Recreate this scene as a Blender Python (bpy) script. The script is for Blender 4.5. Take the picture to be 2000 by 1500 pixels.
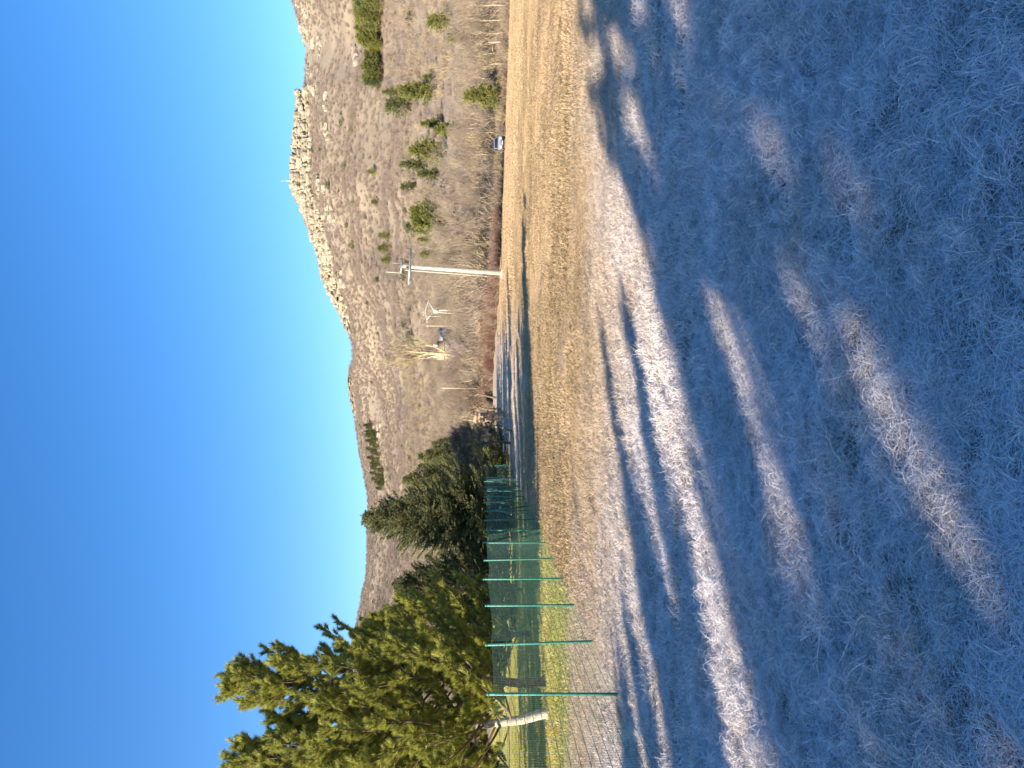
import bpy, math, random
import numpy as np
from mathutils import Vector, noise

for o in list(bpy.data.objects): bpy.data.objects.remove(o)
scn = bpy.context.scene
COL = scn.collection

# ------------------------------------------------------------------ camera, sky, sun, exposure
CAM_H = 1.65
F = 1500.0                       # focal length in photograph pixels (upright photo 1500 x 2000)
PITCH = math.atan(63 / F)        # the horizon lies a little above the centre
cam_d = bpy.data.cameras.new('camera'); cam = bpy.data.objects.new('camera', cam_d); COL.objects.link(cam)
cam_d.sensor_fit = 'HORIZONTAL'; cam_d.sensor_width = 36; cam_d.lens = 36 * F / 2000
cam_d.clip_start = 0.05; cam_d.clip_end = 20000
FW = Vector((0, math.cos(PITCH), -math.sin(PITCH))); UP = Vector((0, math.sin(PITCH), math.cos(PITCH))); RT = Vector((1, 0, 0))
from mathutils import Matrix
# the phone was held upright, the picture is stored lying on its side: picture-right is down
m = Matrix.Identity(4)
for i in range(3):
    m[i][0] = -UP[i]; m[i][1] = RT[i]; m[i][2] = -FW[i]
m[0][3], m[1][3], m[2][3] = 0, 0, CAM_H
cam.matrix_world = m
scn.camera = cam

SUN_AZ = math.radians(44)        # shadows run this far to the right of straight ahead
SUN_EL = math.radians(20)
world = bpy.data.worlds.new('World'); scn.world = world; world.use_nodes = True
wn = world.node_tree.nodes; wl = world.node_tree.links
sky = wn.new('ShaderNodeTexSky'); sky.sky_type = 'NISHITA'; sky.sun_disc = False
sky.sun_elevation = SUN_EL; sky.sun_rotation = math.pi + SUN_AZ
sky.air_density = 1.0; sky.dust_density = 0.15; sky.ozone_density = 3.0; sky.altitude = 300
hs = wn.new('ShaderNodeHueSaturation'); hs.inputs['Saturation'].default_value = 1.27; hs.inputs['Hue'].default_value = .507; wl.new(sky.outputs[0], hs.inputs['Color'])
wl.new(hs.outputs[0], wn['Background'].inputs[0]); wn['Background'].inputs[1].default_value = 0.098
sun_d = bpy.data.lights.new('sun', 'SUN'); sun_d.energy = 4.9; sun_d.angle = math.radians(0.53); sun_d.color = (1.0, 0.87, 0.70)
sun = bpy.data.objects.new('sun', sun_d); COL.objects.link(sun)
LDIR = Vector((math.sin(SUN_AZ) * math.cos(SUN_EL), math.cos(SUN_AZ) * math.cos(SUN_EL), -math.sin(SUN_EL)))
sun.rotation_euler = LDIR.to_track_quat('-Z', 'Y').to_euler(); sun.location = (-20, -20, 30)
scn.view_settings.view_transform = 'Standard'; scn.view_settings.look = 'None'
scn.cycles.max_bounces = 5; scn.cycles.diffuse_bounces = 3; scn.cycles.transmission_bounces = 3
scn.view_settings.exposure = 1.4; scn.view_settings.gamma = 1.0; scn.view_settings.use_curve_mapping = False

rng = np.random.default_rng(7); random.seed(7)

# ------------------------------------------------------------------ helpers
def tag(o, label=None, cat=None, group=None, kind=None):
    if label: o['label'] = label
    if cat: o['category'] = cat
    if group: o['group'] = group
    if kind: o['kind'] = kind
    return o
def empty(name, loc, rz=0):
    o = bpy.data.objects.new(name, None); COL.objects.link(o); o.location = loc; o.rotation_euler = (0, 0, rz); o.empty_display_size = .1
    return o
def copy_tree(o, parent=None):
    c = o.copy(); COL.objects.link(c); c.parent = parent
    for ch in list(o.children): copy_tree(ch, c)
    return c

class MB:
    """collects faces; build() links them as ONE mesh object"""
    def __init__(s): s.v = []; s.f = []; s.n = 0
    def add(s, v, f):
        v = np.asarray(v, float).reshape(-1, 3); f = np.asarray(f, int)
        s.v.append(v); s.f.append(f + s.n); s.n += len(v)
    def box(s, c, d, rz=0, taper=1.0, jit=0):
        x, y, z = np.array(d) / 2.0
        P = np.array([[-x, -y, -z], [x, -y, -z], [x, y, -z], [-x, y, -z], [-x * taper, -y * taper, z], [x * taper, -y * taper, z], [x * taper, y * taper, z], [-x * taper, y * taper, z]])
        if jit: P = P + rng.uniform(-jit, jit, P.shape)
        cr, sr = math.cos(rz), math.sin(rz)
        P = np.stack([P[:, 0] * cr - P[:, 1] * sr, P[:, 0] * sr + P[:, 1] * cr, P[:, 2]], 1) + np.array(c)
        s.add(P, [[0, 3, 2, 1], [4, 5, 6, 7], [0, 1, 5, 4], [1, 2, 6, 5], [2, 3, 7, 6], [3, 0, 4, 7]])
    def tube(s, pts, rad, n=6, cap=True):
        pts = [np.asarray(p, float) for p in pts]; k = len(pts)
        if np.isscalar(rad): rad = [rad] * k
        V = []; a = np.arange(n) * 2 * math.pi / n
        ref = None
        for i in range(k):
            t = pts[min(i + 1, k - 1)] - pts[max(i - 1, 0)]; t = t / (np.linalg.norm(t) + 1e-9)
            if ref is None: ref = np.array([1, 0, 0.]) if abs(t[0]) < .8 else np.array([0, 1., 0])
            u = ref - t * ref.dot(t); u /= np.linalg.norm(u) + 1e-9; w = np.cross(t, u); ref = u
            V.append(pts[i] + rad[i] * (np.cos(a)[:, None] * u + np.sin(a)[:, None] * w))
        Fq = []
        for i in range(k - 1):
            for j in range(n):
                Fq.append([i * n + j, i * n + (j + 1) % n, (i + 1) * n + (j + 1) % n, (i + 1) * n + j])
        b = s.n; s.add(np.concatenate(V), Fq)
        if cap:
            s.f.append(np.array([[b + (k - 1) * n + j for j in range(n)]])); s.f.append(np.array([[b + n - 1 - j for j in range(n)]]))
    def tris(s, A, B, C):
        n = len(A)
        if n == 0: return
        V = np.stack([A, B, C], 1).reshape(-1, 3); s.add(V, np.arange(3 * n).reshape(-1, 3))
    def mesh(s, name, smooth=False):
        me = bpy.data.meshes.new(name); V = np.concatenate(s.v)
        me.vertices.add(len(V)); me.vertices.foreach_set('co', V.astype(np.float32).ravel())
        loops = np.concatenate([f.ravel() for f in s.f]); tot = np.concatenate([np.full(len(f), f.shape[1]) for f in s.f])
        st = np.concatenate([[0], np.cumsum(tot)[:-1]])
        me.loops.add(len(loops)); me.loops.foreach_set('vertex_index', loops.astype(np.int32))
        me.polygons.add(len(tot)); me.polygons.foreach_set('loop_start', st.astype(np.int32)); me.polygons.foreach_set('loop_total', tot.astype(np.int32))
        if smooth: me.polygons.foreach_set('use_smooth', np.ones(len(tot), bool))
        me.update(calc_edges=True); me.validate()
        return me
    def build(s, name, mat, parent=None, smooth=False):
        me = s.mesh(name, smooth); me.materials.append(mat)
        o = bpy.data.objects.new(name, me); COL.objects.link(o); o.parent = parent
        return o

# ------------------------------------------------------------------ materials
class NT:
    def __init__(s, tree): s.t = tree; s.n = tree.nodes; s.l = tree.links
    def node(s, typ, **kw):
        n = s.n.new(typ)
        for k, v in kw.items(): setattr(n, k, v)
        return n
    def put(s, sock, val):
        if isinstance(val, (int, float)): sock.default_value = val
        elif isinstance(val, tuple): sock.default_value = val if len(val) == 4 or sock.type == 'VECTOR' else (*val, 1)
        else: s.l.new(val, sock)
    def math(s, op, a, b=0.0, c=None, clamp=False):
        n = s.node('ShaderNodeMath', operation=op, use_clamp=clamp); s.put(n.inputs[0], a); s.put(n.inputs[1], b)
        if c is not None: s.put(n.inputs[2], c)
        return n.outputs[0]
    def mix(s, f, a, b, mode='MIX'):
        n = s.node('ShaderNodeMix', data_type='RGBA', blend_type=mode); s.put(n.inputs[0], f); s.put(n.inputs[6], a); s.put(n.inputs[7], b)
        return n.outputs[2]
    def step(s, x, a, b, lo=0.0, hi=1.0):
        n = s.node('ShaderNodeMapRange', interpolation_type='SMOOTHSTEP'); s.put(n.inputs[0], x); s.put(n.inputs[1], a); s.put(n.inputs[2], b); s.put(n.inputs[3], lo); s.put(n.inputs[4], hi)
        return n.outputs[0]
    def noise(s, vec, scale, detail=3.0, rough=.55):
        n = s.node('ShaderNodeTexNoise'); s.put(n.inputs['Vector'], vec); n.inputs['Scale'].default_value = scale; n.inputs['Detail'].default_value = detail; n.inputs['Roughness'].default_value = rough
        return n.outputs[0]
    def scale(s, vec, xyz):
        n = s.node('ShaderNodeMapping'); s.put(n.inputs[0], vec); n.inputs['Scale'].default_value = xyz
        return n.outputs[0]
    def pos(s): return s.node('ShaderNodeNewGeometry').outputs['Position']
    def sep(s, v):
        n = s.node('ShaderNodeSeparateXYZ'); s.put(n.inputs[0], v); return n.outputs
    def objpos(s): return s.node('ShaderNodeTexCoord').outputs['Object']
    def rand(s): return s.node('ShaderNodeObjectInfo').outputs['Random']

def material(name, rough=.8, spec=.3):
    mt = bpy.data.materials.new(name); mt.use_nodes = True
    nt = NT(mt.node_tree); b = mt.node_tree.nodes['Principled BSDF']
    b.inputs['Roughness'].default_value = rough; b.inputs['Specular IOR Level'].default_value = spec
    return mt, nt, b
def simple(name, c, rough=.7, var=.25, scale=3.0, spec=.3, metal=0.0, bump=0.0, c2=None):
    mt, nt, b = material(name, rough, spec)
    nz = nt.noise(nt.objpos(), scale, 4)
    lo = tuple(x * (1 - var) for x in c); hi = c2 if c2 else tuple(min(1, x * (1 + var)) for x in c)
    nt.put(b.inputs['Base Color'], nt.mix(nt.step(nz, .3, .7), lo, hi)); b.inputs['Metallic'].default_value = metal
    if bump:
        bp = nt.node('ShaderNodeBump'); bp.inputs['Strength'].default_value = bump; bp.inputs['Distance'].default_value = .02
        nt.put(bp.inputs['Height'], nt.noise(nt.objpos(), scale * 6, 4)); nt.put(b.inputs['Normal'], bp.outputs[0])
    return mt
def leafy(name, dark, light, scale=1.2, trans=.25, rough=.6):
    mt, nt, b = material(name, rough, .25)
    p = nt.pos()
    f = nt.math('MULTIPLY_ADD', nt.noise(p, scale, 2), .6, nt.math('MULTIPLY', nt.noise(p, scale * 9, 1), .55))
    f = nt.math('MULTIPLY_ADD', nt.rand(), .15, f)
    col = nt.mix(nt.step(f, .35, .85), dark, light)
    nt.put(b.inputs['Base Color'], col)
    tr = nt.node('ShaderNodeBsdfTranslucent'); nt.put(tr.inputs[0], col)
    mx = nt.node('ShaderNodeMixShader'); mx.inputs[0].default_value = trans
    nt.l.new(b.outputs[0], mx.inputs[1]); nt.l.new(tr.outputs[0], mx.inputs[2])
    nt.l.new(mx.outputs[0], mt.node_tree.nodes['Material Output'].inputs[0])
    return mt

FENCE_X0, FENCE_Y0, FENCE_SL = -3.62, 8.9, -0.034
def fence_x(y): return FENCE_X0 + FENCE_SL * (y - FENCE_Y0)

# shared node group: how straw, frost and lawn lie over the field
def tone_group():
    g = bpy.data.node_groups.new('field_tone', 'ShaderNodeTree')
    g.interface.new_socket('Straw', in_out='OUTPUT', socket_type='NodeSocketColor')
    g.interface.new_socket('Frost', in_out='OUTPUT', socket_type='NodeSocketFloat')
    go = g.nodes.new('NodeGroupOutput'); nt = NT(g)
    p = nt.pos(); x, y, z = nt.sep(p)
    n1 = nt.noise(p, .35, 3); n2 = nt.noise(nt.scale(p, (.06, .9, 1)), 1.0, 4); n3 = nt.noise(p, 5.0, 3)
    n4 = nt.noise(nt.scale(p, (.012, .22, 1)), 1.0, 3)
    straw = nt.mix(nt.step(n2, .3, .7), (.49, .345, .195), (.64, .465, .285))
    straw = nt.mix(nt.step(n3, .35, .75, 0, .35), straw, (.36, .25, .13))
    straw = nt.mix(nt.step(n4, .45, .7, 0, .35), straw, (.44, .34, .17))
    # greener lawn on the garden side of the fence
    fx = nt.math('MULTIPLY_ADD', y, -FENCE_SL, nt.math('SUBTRACT', x, FENCE_X0 - FENCE_SL * FENCE_Y0))
    fx = nt.math('MULTIPLY_ADD', nt.math('SUBTRACT', n1, .5), 1.6, fx)
    lawn = nt.math('MULTIPLY', nt.step(fx, .3, -.5), nt.step(nt.math('MULTIPLY_ADD', n1, 3.0, y), 13.5, 17.0))
    straw = nt.mix(lawn, straw, nt.mix(nt.step(n3, .3, .7), (.44, .41, .06), (.58, .54, .12)))
    nt.put(go.inputs[0], straw)
    yy = nt.math('MULTIPLY_ADD', nt.math('SUBTRACT', n1, .5), 6.0, nt.math('MULTIPLY_ADD', nt.math('ABSOLUTE', nt.math('ADD', x, -.5)), -.36, y))
    near = nt.math('MULTIPLY', nt.step(yy, 13.5, 5.5), nt.step(y, 12, 6, .72, 1.0))
    # rime that the sun has not reached yet, in the lane where the spruces shade the meadow
    lane = nt.math('MULTIPLY', nt.step(y, 27, 38), nt.step(nt.math('MULTIPLY_ADD', nt.math('SUBTRACT', n1, .5), 6.0, nt.math('MULTIPLY_ADD', y, -.07, x)), 2.0, -3.0))
    lane = nt.math('MULTIPLY', lane, nt.step(fx, -.6, .2))
    nt.put(go.inputs[1], nt.math('MAXIMUM', near, nt.math('MULTIPLY', lane, .4)))
    return g
TONE = tone_group()
FROST = (.83, .79, .80)

def field_mat():
    mt, nt, b = material('straw_field', .9, .1)
    g = nt.node('ShaderNodeGroup'); g.node_tree = TONE
    p = nt.pos(); x, y, z = nt.sep(p)
    fine = nt.noise(p, 28.0, 5, .7)
    straw = nt.mix(nt.math('MULTIPLY', nt.step(fine, .3, .65, .75, 0), nt.step(y, 25, 5)), g.outputs[0], (.10, .075, .035))
    # wheel tracks of a tractor across the meadow
    yl = nt.math('MULTIPLY_ADD', nt.noise(nt.scale(p, (.03, .03, 1)), 1.0, 2), 5.0, nt.math('MULTIPLY_ADD', x, .10, y))
    tr = nt.math('ADD', nt.math('COMPARE', yl, 31.0, .28), nt.math('COMPARE', yl, 33.2, .28), clamp=True)
    tr = nt.math('MULTIPLY', tr, nt.step(x, 2, 8))
    straw = nt.mix(nt.math('MULTIPLY', tr, .35), straw, (.27, .20, .085))
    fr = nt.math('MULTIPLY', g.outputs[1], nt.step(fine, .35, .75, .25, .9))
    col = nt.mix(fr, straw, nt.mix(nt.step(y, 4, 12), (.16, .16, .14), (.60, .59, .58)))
    nt.put(b.inputs['Base Color'], col)
    bp = nt.node('ShaderNodeBump'); nt.put(bp.inputs['Strength'], nt.step(y, 30, 8, .0, .8)); bp.inputs['Distance'].default_value = .06
    nt.put(bp.inputs['Height'], nt.math('ADD', fine, nt.math('MULTIPLY', nt.noise(p, 6, 3), .8))); nt.put(b.inputs['Normal'], bp.outputs[0])
    return mt
def blade_mat(name, dark, fr_amt):
    mt, nt, b = material(name, .55, .3)
    g = nt.node('ShaderNodeGroup'); g.node_tree = TONE
    p = nt.pos()
    n = nt.noise(p, 14, 2); nb_ = nt.noise(p, 75, 1); n2 = nt.noise(p, 1.7, 3); r = nt.rand()
    st = nt.mix(nt.step(n, .35, .7), g.outputs[0], dark)
    f = nt.math('MULTIPLY', g.outputs[1], nt.math('MULTIPLY', nt.step(nt.math('MULTIPLY_ADD', nb_, .9, nt.math('MULTIPLY', n2, .55)), .34, .80, .15, 1.0), fr_amt))
    col = nt.mix(f, st, FROST)
    nt.put(b.inputs['Base Color'], col)
    tr = nt.node('ShaderNodeBsdfTranslucent'); nt.put(tr.inputs[0], col)
    mx = nt.node('ShaderNodeMixShader'); mx.inputs[0].default_value = .2
    nt.l.new(b.outputs[0], mx.inputs[1]); nt.l.new(tr.outputs[0], mx.inputs[2]); nt.l.new(mx.outputs[0], mt.node_tree.nodes['Material Output'].inputs[0])
    return mt
def hill_mat():
    mt, nt, b = material('dry_hillside', .95, .1)
    p = nt.pos(); x, y, z = nt.sep(p)
    n1 = nt.noise(p, .012, 4); n2 = nt.noise(p, .06, 5, .65); n3 = nt.noise(p, .5, 4, .7)
    col = nt.mix(nt.step(n2, .35, .65), (.29, .235, .165), (.37, .30, .205))
    col = nt.mix(nt.step(n1, .45, .6, 0, .55), col, (.255, .205, .165))
    col = nt.mix(nt.step(n3, .35, .7, .3, 0), col, (.16, .125, .095))
    rock = nt.math('MULTIPLY', nt.step(nt.math('MULTIPLY_ADD', n2, 60.0, z), 115, 165), nt.step(n3, .4, .62))
    col = nt.mix(nt.math('MULTIPLY', rock, .6), col, (.36, .315, .24))
    nt.put(b.inputs['Base Color'], col)
    bp = nt.node('ShaderNodeBump'); bp.inputs['Strength'].default_value = .7; bp.inputs['Distance'].default_value = 1.2
    nt.put(bp.inputs['Height'], n3); nt.put(b.inputs['Normal'], bp.outputs[0])
    return mt

def rock_mat():
    mt, nt, b = material('limestone', .95, .1)
    p = nt.pos(); n1 = nt.noise(p, .12, 5, .65); n2 = nt.noise(p, .9, 4, .7)
    vo = nt.node('ShaderNodeTexVoronoi', feature='DISTANCE_TO_EDGE'); nt.put(vo.inputs['Vector'], nt.scale(p, (.42, .42, .25))); vo.inputs['Scale'].default_value = 1.0
    col = nt.mix(nt.step(n1, .35, .65), (.30, .26, .20), (.42, .375, .285)); col = nt.mix(nt.step(n2, .52, .75, 0, .55), col, (.17, .15, .115))
    col = nt.mix(nt.step(vo.outputs[0], .10, .0, 0, .7), col, (.10, .085, .065))
    nt.put(b.inputs['Base Color'], col)
    bp = nt.node('ShaderNodeBump'); bp.inputs['Strength'].default_value = .8; bp.inputs['Distance'].default_value = .8; nt.put(bp.inputs['Height'], n2); nt.put(b.inputs['Normal'], bp.outputs[0])
    return mt

M = dict(
    field=field_mat(), hill=hill_mat(),
    blade=blade_mat('frosted_grass_blade', (.13, .11, .05), .95), blade2=blade_mat('frosted_straw_blade', (.42, .31, .17), .85),
    bark=simple('pine_bark', (.20, .145, .095), .9, .4, 9, .1, bump=.8), palebark=simple('pale_bark', (.42, .35, .26), .9, .35, 9, .1, bump=.9, c2=(.62, .55, .44)),
    twig=simple('twig_bark', (.16, .115, .08), .9, .3, 4, .1), greytwig=simple('grey_twig', (.15, .135, .12), .9, .3, 4, .1),
    scrub=simple('scrub_twig', (.26, .205, .155), .95, .3, .6, .05), scrub2=simple('mauve_twig', (.245, .195, .165), .95, .25, .6, .05), scrub3=simple('tan_dry_grass', (.38, .31, .185), .95, .25, .6, .05),
    redtwig=simple('red_brown_twig', (.15, .075, .055), .9, .3, .6, .1),
    barebark=simple('bare_tree_bark', (.31, .25, .18), .9, .3, 2, .1), poplar=simple('poplar_bark', (.44, .36, .23), .9, .25, 2, .1), birch=simple('white_bark', (.44, .42, .38), .8, .25, 2, .2),
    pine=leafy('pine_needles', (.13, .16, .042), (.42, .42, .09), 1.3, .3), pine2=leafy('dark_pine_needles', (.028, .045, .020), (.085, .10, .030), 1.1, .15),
    spruce=leafy('spruce_needles', (.06, .085, .042), (.24, .245, .095), 1.0, .12), farpine=leafy('hill_pine_needles', (.075, .095, .024), (.235, .235, .06), .6, .15),
    juniper=leafy('juniper_needles', (.055, .075, .03), (.15, .16, .06), .4, .1),
    rock=rock_mat(),
    concrete=simple('pale_concrete', (.46, .42, .34), .9, .12, 3, .2, bump=.2), steel=simple('galvanised_steel', (.36, .39, .40), .5, .15, 4, .5, .6), ceramic=simple('insulator_brown', (.14, .09, .07), .3, .1, 4, .5),
    wood=simple('pole_wood', (.42, .33, .21), .9, .2, 5, .1),
    green=simple('green_fence_coating', (.035, .20, .145), .45, .15, 8, .5), wire=simple('green_wire_rimed', (.08, .21, .175), .5, .25, 6, .4),
    silver=simple('silver_paint', (.36, .375, .39), .35, .04, 1, .5, .35), glass=simple('dark_glass', (.02, .024, .028), .08, .1, 1, .6), rubber=simple('black_rubber', (.025, .025, .025), .8, .2, 5, .2), trim=simple('dark_trim', (.05, .045, .045), .6, .2, 4, .3), lamp=simple('lamp_glass', (.75, .75, .72), .15, .05, 4, .6), plate=simple('white_plate', (.7, .7, .68), .5, .05, 4, .3), alloy=simple('wheel_alloy', (.42, .43, .44), .4, .1, 4, .5, .7),
    plaster=simple('cream_plaster', (.33, .28, .21), .9, .12, 1, .1), tile=simple('tan_roof_tile', (.36, .25, .16), .9, .2, 2, .1), slate=simple('grey_roof_sheet', (.25, .25, .26), .7, .1, 1, .2), pink=simple('salmon_render', (.36, .22, .165), .9, .12, 1, .1),
)

# ------------------------------------------------------------------ terrain
def interp(xs, ys, t): return np.interp(t, xs, ys)
# ridge line: (azimuth as upright pixel column) -> row of the skyline, distance of the ridge, height of the crag band in rows
RU = [-700, -300, 0, 150, 240, 310, 370, 450, 530, 570, 610, 650, 700, 740, 770, 800, 830, 870, 910, 950, 1000, 1040, 1090, 1130, 1180, 1240, 1300, 1340, 1400, 1440, 1500, 1700, 2200, 2800]
RV = [690, 670, 672, 690, 690, 703, 716, 724, 722, 716, 706, 700, 690, 682, 682, 690, 688, 672, 652, 632, 622, 608, 590, 571, 573, 578, 582, 580, 576, 563, 545, 520, 560, 640]
RD = [900, 1000, 1050, 1050, 1050, 1050, 1000, 950, 930, 920, 910, 900, 880, 860, 800, 720, 680, 660, 650, 640, 630, 625, 620, 620, 620, 620, 620, 620, 620, 620, 620, 600, 560, 560]
CU = [0, 640, 690, 720, 760, 785, 840, 870, 900, 960, 1000, 1130, 1200, 1270, 1330, 1345, 1500]
CV = [0, 0, 2, 5, 5, 2, 3, 10, 19, 19, 24, 27, 21, 9, 1, 1, 1]
BU = [-1000, 0, 600, 700, 800, 880, 967, 1100, 1219, 1350, 1500, 2200]
BY = [150, 150, 146, 142, 130, 112, 92, 106, 118, 116, 106, 96]
def uof(x, y): return 750 + F * x / np.maximum(y, 1.0)
def border(u): return interp(BU, BY, u)
def field_z(x, y): return -.041 * np.maximum(0, x) * np.clip((y - 6) / 25, 0, 1) - .006 * np.clip(y - 15, 0, 200) + .02 * np.sin(x * 1.3 + .5 * y) * np.sin(y * .9)
def base_noise(x, y):
    n = 0
    n = n + np.sin(x * .013 + 1.3 * np.sin(y * .009)) * np.sin(y * .011 + .7 + .8 * np.sin(x * .017)) * 1.0
    n = n + np.sin(x * .041 + y * .013 + 2) * np.sin(y * .037 - x * .015) * .45
    n = n + np.sin(x * .11 + 2 * np.sin(y * .05)) * np.sin(y * .09 + 1) * .18
    n = n + np.sin(x * .31 + 2 * np.sin(y * .21)) * np.sin(y * .27 + 1.7 * np.sin(x * .19)) * .08
    return n
def ground(x, y):
    x = np.asarray(x, float); y = np.asarray(y, float)
    z = field_z(x, np.minimum(y, 140))
    u = uof(x, np.maximum(y, 30)); b = border(u); D = interp(RU, RD, u)
    vr = interp(RU, RV, u) + interp(CU, CV, u)
    zr = CAM_H + D * (937 - vr) / F
    s = np.clip((y - b - 2) / (D - b - 2), 0, 1)
    rise = (zr + 1.5) * (.40 * s + .60 * s * s)
    cl = D * interp(CU, CV, u) / F * np.clip((y - D) / 5.0, 0, 1)
    nz = base_noise(x, y) * 7.0 * np.clip(s * 2.2, 0, 1) * (1 - .75 * np.clip((s - .85) / .15, 0, 1))
    back = -.22 * np.maximum(0, y - D - 14)
    return z + np.where(s > 0, rise + nz + cl + back, 0)
def ray(u, v): return RT * (u - 750) + UP * (1000 - v) + FW * F
def at(u, v, d):
    r = ray(u, v); k = d / r.y; return Vector((r.x * k, d, CAM_H + r.z * k))
def hit(u, v, d0=3.0, d1=1100.0):
    """where the sight line through a picture point meets the ground"""
    r = ray(u, v); ds = np.concatenate([np.arange(d0, 150, .1), np.arange(150, d1, .5)])
    X = r.x / r.y * ds; Z = CAM_H + r.z / r.y * ds; g = ground(X, ds)
    k = np.argmax(g >= Z)
    if g[k] < Z[k]: k = len(ds) - 1
    return Vector((X[k], ds[k], g[k]))
def gz(x, y): return float(ground(x, y))

def sheet(name, xs, ys, mat, mask=None):
    X, Y = np.meshgrid(xs, ys); Z = ground(X, Y)
    V = np.stack([X, Y, Z], 2).reshape(-1, 3); nx = len(xs); ny = len(ys)
    I = np.arange(nx * ny).reshape(ny, nx)
    Q = np.stack([I[:-1, :-1], I[:-1, 1:], I[1:, 1:], I[1:, :-1]], 2).reshape(-1, 4)
    mb = MB(); mb.add(V, Q); o = mb.build(name, mat, smooth=True)
    return tag(o, kind='structure')
def steps(a, b, n): return list(np.linspace(a, b, n, endpoint=False))
fx_ = steps(-900, -80, 30) + steps(-80, -10, 35) + steps(-10, 12, 60) + steps(12, 80, 40) + list(np.linspace(80, 900, 30))
fy_ = steps(-900, -40, 24) + steps(-40, 0, 30) + steps(0, 30, 90) + steps(30, 90, 60) + list(np.linspace(90, 89.99, 1))
field = sheet('field', fx_, fy_, M['field'])
# the strip of meadow between y=90 and the wood, and the hill behind, share the sheet's edge
strip = sheet('meadow_edge', [-900, -600, -400] + steps(-200, 200, 134) + [200, 300, 500, 900], list(np.linspace(90, 152, 42)), M['field'])
hill = sheet('hillside', steps(-1000, -620, 30) + steps(-620, 620, 310) + list(np.linspace(620, 1100, 40)), steps(86.0, 152, 30) + steps(152, 560, 110) + steps(560, 700, 70) + list(np.linspace(700, 1500, 100)), M['hill'])
# the hill sheet runs under the meadow until the ground starts to rise
hv = hill.data.vertices; co = np.empty(len(hv) * 3, np.float32); hv.foreach_get('co', co); co = co.reshape(-1, 3)
bb = border(uof(co[:, 0], co[:, 1])); low = co[:, 1] < bb + 3
co[low, 2] -= .35; hv.foreach_set('co', co.ravel())
sv = strip.data.vertices; cs = np.empty(len(sv) * 3, np.float32); sv.foreach_get('co', cs); cs = cs.reshape(-1, 3)
cs[:, 2] -= np.where(cs[:, 1] > border(uof(cs[:, 0], cs[:, 1])) + 7, 1.2, 0.0); sv.foreach_set('co', cs.ravel())

# ------------------------------------------------------------------ scattering of what nobody could count
def protos(name, meshes):
    c = bpy.data.collections.new(name)
    for i, (me, mat) in enumerate(meshes):
        me.materials.append(mat); o = bpy.data.objects.new('%s_%02d' % (name, i), me); c.objects.link(o)
    return c
def scatter(name, pts, rot, scl, idx, coll, label, cat):
    me = bpy.data.meshes.new(name); n = len(pts); me.vertices.add(n); me.vertices.foreach_set('co', np.asarray(pts, np.float32).ravel())
    a = me.attributes.new('rot', 'FLOAT_VECTOR', 'POINT'); a.data.foreach_set('vector', np.asarray(rot, np.float32).ravel())
    a = me.attributes.new('scl', 'FLOAT_VECTOR', 'POINT'); a.data.foreach_set('vector', np.asarray(scl, np.float32).ravel())
    a = me.attributes.new('idx', 'INT', 'POINT'); a.data.foreach_set('value', np.asarray(idx, np.int32))
    o = bpy.data.objects.new(name, me); COL.objects.link(o)
    g = bpy.data.node_groups.new(name, 'GeometryNodeTree')
    g.interface.new_socket('Geometry', in_out='INPUT', socket_type='NodeSocketGeometry'); g.interface.new_socket('Geometry', in_out='OUTPUT', socket_type='NodeSocketGeometry')
    N = g.nodes; L = g.links; gi = N.new('NodeGroupInput'); go = N.new('NodeGroupOutput'); ip = N.new('GeometryNodeInstanceOnPoints'); ci = N.new('GeometryNodeCollectionInfo')
    ci.inputs[0].default_value = coll; ci.inputs['Separate Children'].default_value = True; ci.inputs['Reset Children'].default_value = True
    def attr(nm, ty):
        q = N.new('GeometryNodeInputNamedAttribute'); q.data_type = ty; q.inputs[0].default_value = nm; return q.outputs[0]
    L.new(gi.outputs[0], ip.inputs['Points']); L.new(ci.outputs[0], ip.inputs['Instance']); ip.inputs['Pick Instance'].default_value = True
    L.new(attr('idx', 'INT'), ip.inputs['Instance Index']); L.new(attr('rot', 'FLOAT_VECTOR'), ip.inputs['Rotation']); L.new(attr('scl', 'FLOAT_VECTOR'), ip.inputs['Scale'])
    L.new(ip.outputs[0], go.inputs[0])
    md = o.modifiers.new('scatter', 'NODES'); md.node_group = g
    return tag(o, label, cat, kind='stuff')

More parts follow.
